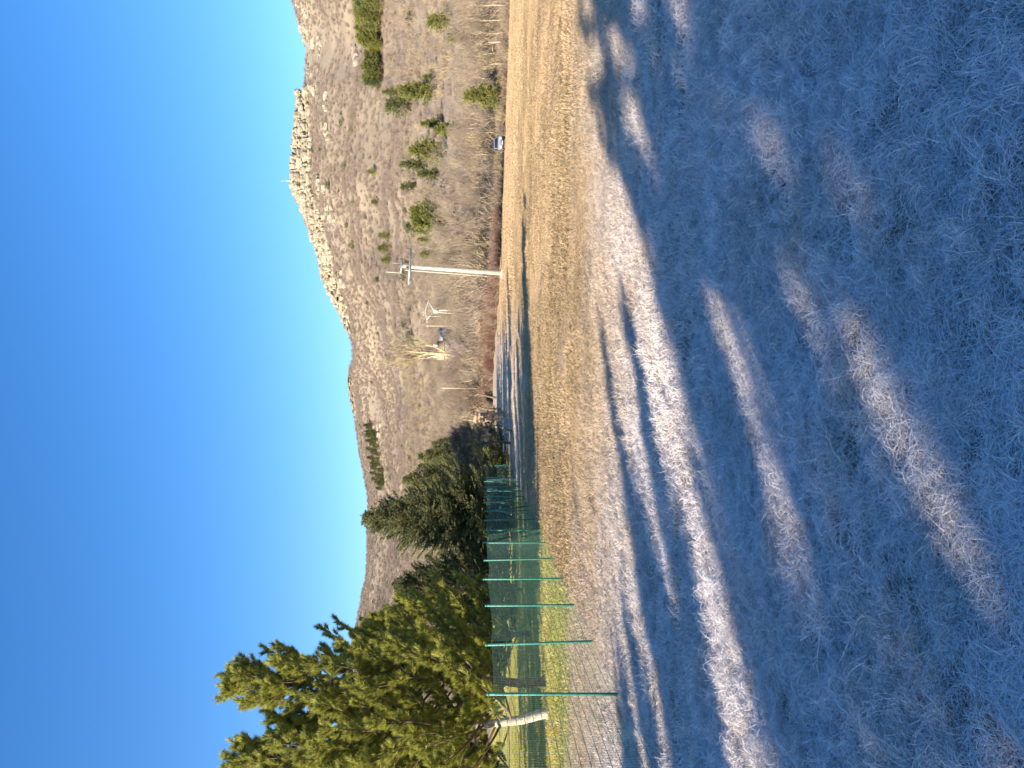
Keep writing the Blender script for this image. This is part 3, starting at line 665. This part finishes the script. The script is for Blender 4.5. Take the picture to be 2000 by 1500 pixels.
for u, vb, vt, k, lab in [
    (1323, 856, 787, 0, 'large bright green pine on the slope above the field edge pine'), (1350, 852, 828, 3, 'darker low pine right behind the large slope pine'),
    (1320, 783, 752, 1, 'small dark pine highest on the slope below the end of the pine belt'), (1295, 809, 760, 2, 'sparse dark pine left of the large slope pine'),
    (1258, 866, 827, 1, 'slim green pine above the left one of the leaning green pines'), (1247, 918, 856, 3, 'ragged green pine on the lower slope straight above the car'),
    (1207, 876, 808, 0, 'broad green pine on the slope left above the car'), (1178, 845, 789, 1, 'dark narrow pine left of the broad slope pine'),
    (1160, 866, 821, 3, 'small green pine below the dark narrow one'), (1135, 814, 787, 2, 'round dark bushy pine alone on the dry grass slope'),
    (1459, 886, 840, 2, 'green pine near the right end of the slope, upper of two'), (1424, 937, 880, 0, 'yellow green pine near the right end of the slope, lower of two'),
    (1085, 872, 809, 2, 'rightmost green pine of the cluster of three on mid slope'), (1066, 889, 815, 0, 'middle green pine of the cluster of three on mid slope'), (1050, 860, 818, 3, 'leftmost green pine of the cluster of three on mid slope'),
    (1032, 848, 819, 1, 'small green pine left of the cluster of three'), (1003, 868, 826, 3, 'green pine just right above the tall concrete pylon'),
    (1040, 764, 744, 2, 'low green pine bush high above the pylon, rightmost of three'), (1015, 764, 742, 2, 'low green pine bush high above the pylon, middle of three'), (992, 766, 748, 2, 'low green pine bush high above the pylon, leftmost of three'),
    (1165, 738, 722, 2, 'small green bush high on the slope under the crag'), (1105, 742, 728, 2, 'small green bush left of another one under the crag')]:
    put_pine(u, vb, vt, k, lab, dark=('dark' in lab))
for i in range(34):
    u = 1335 + i * 6.2 + random.uniform(-4, 4); vb = random.uniform(738, 754)
    put_pine(u, vb, vb - random.uniform(22, 34) - (10 if u > 1415 else 0), random.choice([0, 2, 3, 2]), 'green pine in the dense belt of pines near the right edge of the slope', 'pine belt on the right slope', dark=random.random() < .35)
for i in range(14):
    u = 1412 + random.uniform(0, 130); vb = random.uniform(716, 740)
    put_pine(u, vb, vb - random.uniform(18, 28), random.choice([0, 2, 3]), 'green pine in the dense belt of pines near the right edge of the slope', 'pine belt on the right slope', dark=random.random() < .35)
for i in range(46):
    f = i / 45; u = 548 + 118 * f + random.uniform(-4, 4); vc = 752 - 22 * f + random.uniform(-9, 7)
    put_pine(u, vc, vc - random.uniform(9, 14), random.choice([0, 2, 3]), 'dark pine in the slanting wood strip on the far left hill', 'wood strip on the far hill', dark=True)

# ------------------------------------------------------------------ power line
def pylon_main():
    d = 84.0; b = hit(967, 983, 60, 95); d = b.y; k = d / F; H = 197 * k
    r = empty('power_pylon', (b.x, b.y, b.z)); r.rotation_euler = (0, math.radians(3.4), 0)
    m_ = MB(); m_.box((0, 0, H / 2 - .2), (10.5 * k, 8 * k, H + .4), 0, .58); c = m_.build('column', M['concrete'], r)
    for f in (.08, .2, .33, .46, .58, .69, .79, .88):
        w = 10.5 * k * (1 - .42 * f); m_ = MB(); m_.box((0, 0, H * f), (w + .03, 8 * k * (1 - .42 * f) + .03, .05)); m_.build('band', M['steel'], c)
    m_ = MB(); m_.tube([[-9 * k, -.1, H * .16], [-7.2 * k, -.1, H * .97]], .05, 6); m_.build('cable_pipe', M['concrete'], r)
    for f in (.25, .5, .75):
        m_ = MB(); m_.box((-6.5 * k, -.1, H * f), (6 * k, .06, .06)); m_.build('pipe_clamp', M['steel'], r)
    z = H - 15 * k; m_ = MB(); m_.box((0, -.3, z), (70 * k, .12, .14)); m_.box((0, .3, z), (70 * k, .12, .14)); m_.build('crossarm', M['steel'], r)
    for sx in (-1, 1):
        m_ = MB(); m_.tube([[sx * 34 * k, -.3, z], [sx * 27 * k, -.3, z - 9 * k]], .03, 5); m_.build('brace', M['steel'], r)
    for sx in (-34, -4, 33):
        m_ = MB(); m_.tube([[sx * k, -.3, z + .06], [sx * k, -.3, z + .18], [sx * k, -.3, z + .3], [sx * k, -.3, z + .42]], [.05, .1, .06, .09], 8); m_.build('insulator', M['ceramic'], r)
    z2 = H + 1.0 * k; m_ = MB(); m_.box((1 * k, 0, z2), (30 * k, .5, .12)); m_.build('platform', M['steel'], r)
    for sx in (-9, 1, 12):
        m_ = MB(); m_.tube([[sx * k, 0, z2], [sx * k, 0, z2 + 3 * k], [sx * k, 0, z2 + 5 * k], [sx * k, 0, z2 + 8 * k]], [.05, .12, .06, .03], 8); m_.build('insulator', M['ceramic'], r)
    m_ = MB(); m_.tube([[-13 * k, 0, z2], [-13 * k, 0, z2 + 29 * k]], .05, 6); m_.build('rod', M['concrete'], r)
    m_ = MB(); m_.tube([[5 * k, 0, z2], [5 * k, 0, z2 + 20 * k]], .03, 6); m_.build('rod', M['steel'], r)
    m_ = MB(); m_.box((0, 0, .05), (22 * k, 18 * k, .5), .1, .8, .06); m_.build('footing', M['concrete'], r)
    tag(r, 'tall pale concrete pylon with steel crossarm at the field edge', 'pylon'); return r, k, H
PY, PK, PHH = pylon_main()
def pylon_second():
    d = 150.0; k = d / F; x = (890 - 750) / F * d; z = gz(x, d); H = CAM_H + d * (937 - 848) / F - z
    r = empty('power_pylon', (x, d, z)); r.rotation_euler = (0, math.radians(1.5), 0)
    for sx in (-.28, .28):
        m_ = MB(); m_.tube([[sx * 1.5, 0, -.2], [sx * .5, 0, H]], [.2, .14], 8); m_.build('column', M['concrete'], r)
    m_ = MB(); m_.box((0, 0, H - .4), (.8, .5, 1.0)); m_.build('collar', M['concrete'], r)
    A = np.array([0, 0, H]); Lf = np.array([-1.7, 0, H + 1.35]); Rt = np.array([1.9, 0, H + 1.15])
    for e in (Lf, Rt):
        m_ = MB(); m_.tube([A, e], [.10, .08], 6); m_.build('arm', M['concrete'], r)
    m_ = MB(); m_.tube([Lf + [-.6, 0, -.1], Lf, [0, 0, H + 1.7], Rt, Rt + [.5, 0, -.15]], .075, 6); m_.build('crossbar', M['concrete'], r)
    for q in ([-.9, 0, H + 2.2], [-.2, 0, H + 2.4]):
        m_ = MB(); m_.tube([[-.5, 0, H + 1.6], q], .06, 5); m_.build('horn', M['concrete'], r)
    m_ = MB(); m_.tube([[-1.0, -.2, H + 1.6], [-1.15, -.2, H - 3.2]], .05, 5); m_.build('cable_pipe', M['concrete'], r)
    return tag(r, 'smaller concrete pylon with a forked head behind the red thicket', 'pylon')
P2 = pylon_second()
for u, vb, vt, d, lab in [(863, 872, 832, 190, 'plain thin wooden pole above the grey roofed shed'), (742, 893, 862, 150, 'short thin wooden pole left of the poplar')]:
    x = (u - 750) / F * d; z = gz(x, d); zt = CAM_H + d * (937 - vt) / F; r = empty('wooden_pole', (x, d, z))
    m_ = MB(); m_.tube([[0, 0, -.2], [.03, 0, zt - z]], [.15, .10], 8); m_.build('shaft', M['wood'], r); m_ = MB(); m_.box((0, 0, zt - z - .5), (1.1, .1, .1)); m_.build('crosspiece', M['wood'], r)
    tag(r, lab, 'pole')
bpy.context.view_layer.update()
for i, (a, e) in enumerate([((-34 * PK, -.3, PHH - 15 * PK + .4), (-2.3, 0, PHH * .9)), ((-4 * PK, -.3, PHH - 15 * PK + .4), (0, 0, 0)), ((33 * PK, -.3, PHH - 15 * PK + .4), (2.4, 0, 0))]):
    A = np.array(PY.matrix_world @ Vector(a)); H2 = CAM_H + 150 * (937 - 836) / F; E = np.array([P2.location.x + (-2.2, 0, 2.3)[i], 150.0, H2])
    pts = [A + (E - A) * t + np.array([0, 0, -1.1 * 4 * t * (1 - t)]) for t in np.linspace(0, 1, 14)]
    m_ = MB(); m_.tube(pts, .012, 4); o = m_.build('power_wire', M['steel']); tag(o, ['sagging power wire between the pylons, left strand', 'sagging power wire between the pylons, middle strand', 'sagging power wire between the pylons, right strand'][i], 'wire', 'power wires')
# mast on the ridge
d = 624; x = (1142 - 750) / F * d; z = gz(x, d); k = d / F; zt = CAM_H + d * (937 - 553) / F
r = empty('transmitter_mast', (x, d, z)); h = zt - z
for a in range(3):
    m_ = MB(); m_.tube([[.5 * math.cos(a * 2.1), .5 * math.sin(a * 2.1), -.5], [.12 * math.cos(a * 2.1), .12 * math.sin(a * 2.1), h * .75]], .09, 4); m_.build('leg', M['plate'], r)
m_ = MB(); m_.tube([[0, 0, h * .7], [0, 0, h]], .07, 5); m_.build('antenna', M['plate'], r)
for f in (.35, .55):
    m_ = MB(); m_.box((0, 0, h * f), (2.2 - f, .12, .15)); m_.build('crossbar', M['plate'], r)
tag(r, 'small white transmitter mast on the highest point of the crag', 'mast')

# ------------------------------------------------------------------ houses at the hill foot
def house(name, u0, u1, vr, ve, vb, d, wall, roofm, label, depth=5.0, chim=True):
    k = d / F; x0 = (u0 - 750) * k; x1 = (u1 - 750) * k; w = x1 - x0; xc = (x0 + x1) / 2; zr = CAM_H + (937 - vr) * k; ze = CAM_H + (937 - ve) * k; zb = gz(xc, d + depth / 2) - 1.0
    r = empty(name, (xc, d + depth / 2, zb)); H = ze - zb
    m_ = MB(); m_.box((0, 0, H / 2), (w, depth, H)); wl_ = m_.build('wall', wall, r)
    R = zr - ze; m_ = MB(); o_ = .3; hw = w / 2 + o_; hd = depth / 2 + o_
    m_.add([[-hw, -hd, H + .01], [hw, -hd, H + .01], [hw, hd, H + .01], [-hw, hd, H + .01], [-hw, 0, H + R], [hw, 0, H + R]], [[0, 1, 5, 4], [2, 3, 4, 5]]); m_.f.append(np.array([[0, 4, 3], [1, 2, 5]])); m_.f.append(np.array([[3, 2, 1, 0]]))
    rf = m_.build('roof', roofm, r)
    m_ = MB(); m_.tube([[-hw, -hd - .06, H], [hw, -hd - .06, H]], .08, 6); m_.build('gutter', M['concrete'], rf)
    if chim:
        for cx in (-.38, .32):
            m_ = MB(); m_.box((cx * w, 0, H + R + .35), (.55, .55, 1.1)); m_.build('chimney', M['concrete'], rf)
    for f in np.linspace(-.3, .3, max(2, int(w / 1.6))):
        m_ = MB(); m_.box((f * w, -depth / 2 - .02, H - 1.1), (.8, .06, 1.0)); wi = m_.build('window', M['wood'], r); m_ = MB(); m_.box((f * w, -depth / 2 - .06, H - 1.1), (.62, .05, .82)); m_.build('pane', M['glass'], wi)
    return tag(r, label, 'house')
house('house', 800, 832, 853, 867, 900, 178, M['plaster'], M['tile'], 'small tan roofed house behind the white barked tree')
house('shed', 833, 857, 858, 872, 890, 182, M['plaster'], M['slate'], 'low shed with a pale grey roof right of the tan house', 4, False)
house('shed', 676, 694, 924, 930, 945, 135, M['pink'], M['tile'], 'little salmon coloured shed behind the dark crooked trees', 2.5, False)

# ------------------------------------------------------------------ parked car
def make_car():
    b = hit(1219, 986.5, 60, 125); r = empty('parked_car', (b.x, b.y, b.z + .02), math.radians(-12))
    # nose towards -y
    prof = [(-2.1, .32), (-2.12, .62), (-2.0, .82), (-1.15, 1.0), (-.45, 1.47), (.2, 1.56), (1.2, 1.53), (1.85, 1.18), (2.05, .95), (2.08, .40), (2.0, .28)]
    hw = [.74, .82, .83, .84, .66, .64, .66, .78, .82, .80, .74]
    m_ = MB(); V = []; n = len(prof)
    for s_ in (-1, -.86, .86, 1):
        for (y, z), w in zip(prof, hw): V.append([s_ * w, y * (1 if abs(s_) < .9 else .985), z if abs(s_) < .9 else .02 + z * .975])
    Q = []
    for a in range(3):
        for i in range(n - 1): Q.append([a * n + i, (a + 1) * n + i, (a + 1) * n + i + 1, a * n + i + 1])
    m_.add(V, Q); m_.f.append(np.array([[i for i in range(n)]])); m_.f.append(np.array([[3 * n + i for i in range(n)][::-1]])); m_.f.append(np.array([[0, n - 1, 2 * n - 1, n], [n, 2 * n - 1, 3 * n - 1, 2 * n], [2 * n, 3 * n - 1, 4 * n - 1, 3 * n]]))
    body = m_.build('body', M['silver'], r)
    def slab(name, pts, off, mat, par=r):
        q = np.array(pts, float); nn = unit(np.cross(q[1] - q[0], q[2] - q[0])) * off; m_ = MB(); k = len(q); m_.add(np.concatenate([q + nn, q - nn * .2]), [[i, (i + 1) % k, k + (i + 1) % k, k + i] for i in range(k)]); m_.f.append(np.array([list(range(k))[::-1]])); m_.f.append(np.array([[k + i for i in range(k)]])); return m_.build(name, mat, par)
    slab('windscreen', [(-.74, -1.1, 1.02), (.74, -1.1, 1.02), (.58, -.48, 1.45), (-.58, -.48, 1.45)], .02, M['glass'])
    slab('rear_window', [(.68, 1.75, 1.22), (-.68, 1.75, 1.22), (-.58, 1.28, 1.48), (.58, 1.28, 1.48)], .02, M['glass'])
    for s_ in (-1, 1):
        slab('side_window', [(s_ * .835, -.95, 1.05), (s_ * .835, .35, 1.05), (s_ * .67, .35, 1.45), (s_ * .675, -.42, 1.42)], .02 * s_, M['glass'])
        slab('side_window', [(s_ * .835, .42, 1.05), (s_ * .80, 1.6, 1.1), (s_ * .68, 1.2, 1.44), (s_ * .67, .42, 1.45)], .02 * s_, M['glass'])
        slab('headlight', [(s_ * .80, -2.08, .60), (s_ * .45, -2.13, .60), (s_ * .45, -2.06, .76), (s_ * .80, -2.0, .78)], .02 * s_, M['lamp'])
        m_ = MB(); m_.box((s_ * .93, -.85, 1.08), (.2, .12, .14)); m_.build('mirror', M['trim'], r)
        for y in (-1.3, 1.3):
            m_ = MB(); m_.tube([[s_ * .66, y, .31], [s_ * .86, y, .31]], .31, 16); wh = m_.build('wheel', M['rubber'], r); m_ = MB(); m_.tube([[s_ * .85, y, .31], [s_ * .875, y, .31]], .2, 12); m_.build('rim', M['alloy'], wh)
    m_ = MB(); m_.box((0, -2.1, .40), (1.5, .1, .24)); m_.build('bumper', M['trim'], r)
    m_ = MB(); m_.box((0, -2.13, .62), (.7, .06, .12)); m_.build('grille', M['trim'], r)
    m_ = MB(); m_.box((0, -2.16, .43), (.52, .02, .11)); m_.build('number_plate', M['plate'], r)
    return tag(r, 'small silver car parked on the track at the far edge of the meadow', 'car')
make_car()

# ------------------------------------------------------------------ green wire fence
fence = empty('mesh_fence', (FENCE_X0, FENCE_Y0, 0)); tag(fence, 'green welded wire mesh fence on slim posts beside the meadow', 'fence')
SP = 2.05; NP0, NP1 = -4, 24; HF = 1.5
pts = []
for i in range(NP0, NP1 + 1):
    y = FENCE_Y0 + SP * i; x = fence_x(y); pts.append((x, y, gz(x, y)))
mb = MB(); mb.tube([[0, 0, -.3], [0, 0, HF + .04], [0, 0, HF + .05]], [.020, .020, .014], 8); post_me = mb.mesh('post', True); post_me.materials.append(M['green'])
mb = MB(); mb.tube([[0, 0, 0], [0, 0, .03]], [.026, .018], 8); cap_me = mb.mesh('post_cap', True); cap_me.materials.append(M['green'])
def panel_mesh(L, seed, sag):
    g = np.random.default_rng(seed); m_ = MB(); r_ = .0019; nz = 15; nx = int(L / .055)
    zz = lambda t, h: h - sag * 4 * t * (1 - t) * (h / HF)
    off = lambda t, h: .03 * math.sin(t * 3.14) * math.sin(h * 2 + seed)
    for k in range(nz + 1):
        h = .03 + (HF - .04) * k / nz; m_.tube([[off(t, h), t * L, zz(t, h)] for t in (0, .25, .5, .75, 1)], r_ * 1.6, 4, False)
    for k in range(1, nx):
        t = k / nx; m_.tube([[off(t, h), t * L, zz(t, h)] for h in (.03, .75, HF - .01)], r_ * .72, 3, False)
    me = m_.mesh('wire_mesh'); me.materials.append(M['wire']); return me
panels = [panel_mesh(SP, i, [.01, .03, .02, .045][i]) for i in range(4)]
for i, p in enumerate(pts):
    o = bpy.data.objects.new('post', post_me); COL.objects.link(o); o.parent = fence; o.location = (p[0] - FENCE_X0, p[1] - FENCE_Y0, p[2]); o.rotation_euler = (random.gauss(0, .012), random.gauss(0, .018), 0)
    c = bpy.data.objects.new('post_cap', cap_me); COL.objects.link(c); c.parent = o; c.location = (0, 0, HF + .05)
    if i < len(pts) - 1:
        q = pts[i + 1]; o = bpy.data.objects.new('wire_mesh', panels[i % 4]); COL.objects.link(o); o.parent = fence; o.location = (p[0] - FENCE_X0, p[1] - FENCE_Y0, p[2]); o.rotation_euler = (math.atan2(q[2] - p[2], SP), 0, math.atan2(p[0] - q[0], q[1] - p[1]))
for k_, dy in ((8, -1.0), (8, 1.0)):
    p = pts[k_ - NP0]; m_ = MB(); m_.tube([[p[0] - FENCE_X0, p[1] - FENCE_Y0, p[2] + 1.35], [p[0] - FENCE_X0, p[1] - FENCE_Y0 + dy, p[2]]], .02, 8); m_.build('brace_post', M['green'], fence)

# ------------------------------------------------------------------ trees behind the fence
def spot(u, v): p = hit(u, v, 3, 140); return p
pA = make_pine(8.0, 1.05, 2.6, 801, (0.1, .1), dens=1.35)
a = Vector((-7.5, 19.3, gz(-7.5, 19.3)))
pineA = conifer('pine_tree', pA, a, (M['bark'], M['twig'], M['pine']), 0, 1, 'tall yellow green pine with a pointed top behind the fence')
b = Vector((-8.0, 18.6, gz(-8, 18.6)))
pB = make_pine(7.7, .9, 2.9, 802, (-1.3, .3), dens=1.4)
conifer('pine_tree', pB, b, (M['palebark'], M['twig'], M['pine']), 0, 1, 'leaning pine with pale flaking trunk at the left end of the fence')
conifer('pine_tree', make_pine(6.8, .7, 2.8, 805, dens=1.3), (-10.4, 19.8, gz(-10.4, 19.8)), (M['bark'], M['twig'], M['pine']), 0, 1, 'pine at the left edge of the picture behind the leaning one')
f_ = Vector((-8.3, 25.5, gz(-8.3, 25.5)))
conifer('pine_tree', make_pine(5.6, .5, 2.6, 803, dens=1.4), f_, (M['bark'], M['twig'], M['pine']), 0, 1, 'shorter bushy pine right of the tall pine behind the fence')
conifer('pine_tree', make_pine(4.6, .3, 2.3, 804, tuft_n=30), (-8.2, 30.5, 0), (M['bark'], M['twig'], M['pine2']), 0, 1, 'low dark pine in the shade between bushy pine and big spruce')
conifer('spruce_tree', make_spruce(7.6, .25, 3.3, 810, crown_pow=.72), (-6.9, 39.5, -.05), (M['bark'], M['twig'], M['spruce']), 0, 1, 'big sunlit spruce with wide skirts behind the middle of the fence')
conifer('spruce_tree', make_spruce(5.6, .2, 2.8, 811, crown_pow=.7), (-9.6, 36.5, -.05), (M['bark'], M['twig'], M['spruce']), 0, 1, 'dark shaded spruce left of the big sunlit spruce')
conifer('spruce_tree', make_spruce(6.5, .2, 2.6, 812), (-5.9, 47.5, -.1), (M['bark'], M['twig'], M['spruce']), 0, 1, 'half lit spruce right behind the big spruce')
conifer('spruce_tree', make_spruce(6.0, .2, 2.4, 813), (-5.0, 53.0, -.15), (M['bark'], M['twig'], M['spruce']), 0, 1, 'farthest spruce of the row, at its right end')
conifer('spruce_tree', make_spruce(4.2, .2, 2.0, 814), (-15.5, 44, -.1), (M['bark'], M['twig'], M['spruce']), 0, 1, 'small spruce deep in the garden behind the tall pine')
conifer('spruce_tree', make_spruce(7.5, .2, 2.8, 815), (-8.3, 61, -.2), (M['bark'], M['twig'], M['spruce']), 0, 1, 'spruce mostly hidden behind the big sunlit spruce')
spx = conifer('spruce_tree', make_spruce(7.5, .2, 2.8, 816), (-7.6, 71, -.25), (M['bark'], M['twig'], M['spruce']), 0, 1, 'most distant spruce behind the row, nearly hidden')
for x, y, lab in [(-7.0, 79, 'distant spruce in shade behind the row, second from its end'), (-6.8, 88, 'distant spruce at the very end of the garden row'), (-8.8, 54.5, 'spruce close behind the half lit spruce'), (-9.5, 51.2, 'unseen spruce added for lane shade, middle of the garden row'), (-9.6, 64.3, 'unseen spruce added for lane shade, behind the nearly hidden one'), (-9.5, 73, 'unseen spruce added for lane shade, far back in the garden row'), (-9.3, 81, 'unseen spruce added for lane shade, far end of the garden')]:  # the last four are unseen, added to close gaps in the lane's shade
    r = copy_tree(spx); r.location = (x, y, gz(x, y)); r.rotation_euler = (0, 0, y); tag(r, lab, 'tree')
d = 44.0; bare_tree('bare_bush', make_bare(3.9, 3.6, 640, 4, 1.1, fine=.008, r0=.06, nb=(5, 7)), (-3.4, d, gz(-3.4, d)), (M['greytwig'], M['greytwig']), 0, 1, 'grey leafless bush at the far end of the fence', cat='bush')
bare_tree('bare_bush', make_bare(2.2, 2.4, 641, 4, 1.2, fine=.008, r0=.05, nb=(5, 7)), (-2.5, 41, gz(-2.5, 41)), (M['greytwig'], M['greytwig']), 0, 1, 'low dark thorny bush in front of the grey bush', cat='bush')

# ------------------------------------------------------------------ trees behind the photographer (they throw the foreground shade)
sdir = np.array([math.sin(SUN_AZ), math.cos(SUN_AZ)]); edir = np.array([math.cos(SUN_AZ), -math.sin(SUN_AZ)])
def shade_tree(src, perp, tip, H0, H, label, rz=0, wide=1.0):
    L = H / math.tan(SUN_EL); q = edir * perp + sdir * (tip - L); r = copy_tree(src); r.location = (q[0], q[1], gz(q[0], q[1])); r.rotation_euler = (0, 0, rz); s_ = H / H0; r.scale = (s_ * wide, s_ * wide, s_)
    tag(r, label, 'tree', 'pines behind the viewpoint'); return r
pS = make_pine(9.0, 2.2, 2.5, 820, whorl=.42, tuft_n=20, nw=.035, nl=.2, crown_pow=.45, dens=1.3)
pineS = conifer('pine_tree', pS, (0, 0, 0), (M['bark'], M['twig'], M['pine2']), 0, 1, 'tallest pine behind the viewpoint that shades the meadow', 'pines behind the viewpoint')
def move_shade(r, perp, tip, H, rz, wide):
    q = edir * perp + sdir * (tip - H / math.tan(SUN_EL)); r.location = (q[0], q[1], gz(q[0], q[1])); r.rotation_euler = (0, 0, rz); s_ = H / 9.0; r.scale = (s_ * wide, s_ * wide, s_)
move_shade(pineS, -.9, 12.0, 12.0, .5, .75); pineS['label'] = 'broad pine behind the viewpoint right of the tallest one'
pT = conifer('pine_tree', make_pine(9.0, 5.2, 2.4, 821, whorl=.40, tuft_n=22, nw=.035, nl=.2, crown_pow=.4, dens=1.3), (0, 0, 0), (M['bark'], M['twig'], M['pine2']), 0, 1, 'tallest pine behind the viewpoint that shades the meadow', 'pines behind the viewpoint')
move_shade(pT, -3.1, 17.0, 12.5, .5, .72)
shade_tree(pT, -2.25, 16.0, 9, 12.4, 'tall pine behind the viewpoint between the tallest and the broad one', 2.6, .66)
shade_tree(pineA, -.3, 11.0, 8.0, 12.0, 'dense pine behind the viewpoint right of the broad one', 3.3, 1.0)
shade_tree(pineS, -3.8, 4.7, 9, 9.2, 'small pine behind the viewpoint under the tallest one', 3.0, .62)
shade_tree(pineS, -.6, 13.0, 9, 11.0, 'pine behind the viewpoint next to the tallest one', 2.1, .9)
shade_tree(pineS, 1.6, 15.0, 9, 11.5, 'pine behind the viewpoint second from the right', 3.9, 1.0)
shade_tree(pineS, 4.4, 14.0, 9, 11.5, 'pine behind the viewpoint farthest to the right', 1.1, 1.0)
shade_tree(pineA, -5.4, 6.8, 8.0, 8.5, 'slender pine behind the viewpoint beside the tallest one', 5.0, .42)
shade_tree(pineA, -6.6, 7.6, 8.0, 8.8, 'slender tall pine behind the viewpoint nearer the fence', 4.0, .34)
shade_tree(pineS, -6.2, 3.6, 9, 8.0, 'bushy pine behind the viewpoint nearest the fence', .2, .85)
shade_tree(pineS, -2.85, 5.2, 9, 10.2, 'thin young pine behind the viewpoint below the tallest one', 1.7, .26)
shade_tree(pineS, -7.5, 3.4, 9, 8.0, 'thin young pine behind the viewpoint between two bushy ones', 1.4, .5)
shade_tree(pineS, -8.6, 3.2, 9, 8.0, 'bushy pine behind the viewpoint in line with the fence', 2.2, .8)
for p_, s_, lab in [(-21.0, -1, 'pine in the garden just left of the picture'), (-23.7, 1, 'second pine in the garden left of the picture'), (-26.5, 3.5, 'third pine in the garden left of the picture'), (-29.5, 6.5, 'fourth pine in the garden left of the picture'), (-32.5, 9, 'farthest pine in the garden left of the picture')]:
    q = edir * p_ + sdir * s_; r = copy_tree(pineA); r.location = (q[0], q[1], gz(q[0], q[1])); r.rotation_euler = (0, 0, p_); tag(r, lab, 'tree', 'garden pines left of the picture')

# ------------------------------------------------------------------ fallen twigs in the frosted grass
def fallen_twig(u, v, L, rz, seed, label):
    p = hit(u, v, 1.5, 20); r = empty('fallen_twig', (p.x, p.y, p.z + .07), rz); g = np.random.default_rng(seed); P = [np.zeros(3)]; a = 0
    for k in range(7): a += g.normal(0, .3); P.append(P[-1] + np.array([math.cos(a), math.sin(a), g.normal(0, .12)]) * L / 7)
    m_ = MB(); m_.tube(P, [.004 * (1 - .75 * i / 7) + .001 for i in range(8)], 6); m_.build('stem', M['blade2'], r, True)
    for k in (2, 4, 5):
        d_ = unit(P[k + 1] - P[k]); sd = np.array([-d_[1], d_[0], .3]) * (1 if k % 2 else -1); e = P[k] + unit(d_ + sd * .8) * L * .22; m_ = MB(); m_.tube([P[k], (P[k] + e) / 2 + [0, 0, .01], e], [.003, .002, .001], 5); m_.build('side_twig', M['blade2'], r)
    tag(r, label, 'twig')
fallen_twig(300, 1740, .34, 2.2, 1, 'frosted fallen twig in the grass near the bottom left of the meadow')
fallen_twig(270, 1640, .26, 2.6, 2, 'smaller frosted twig lying just beyond another one in the grass')
fallen_twig(600, 1690, .24, .6, 3, 'frosted twig in the middle of the shaded grass')
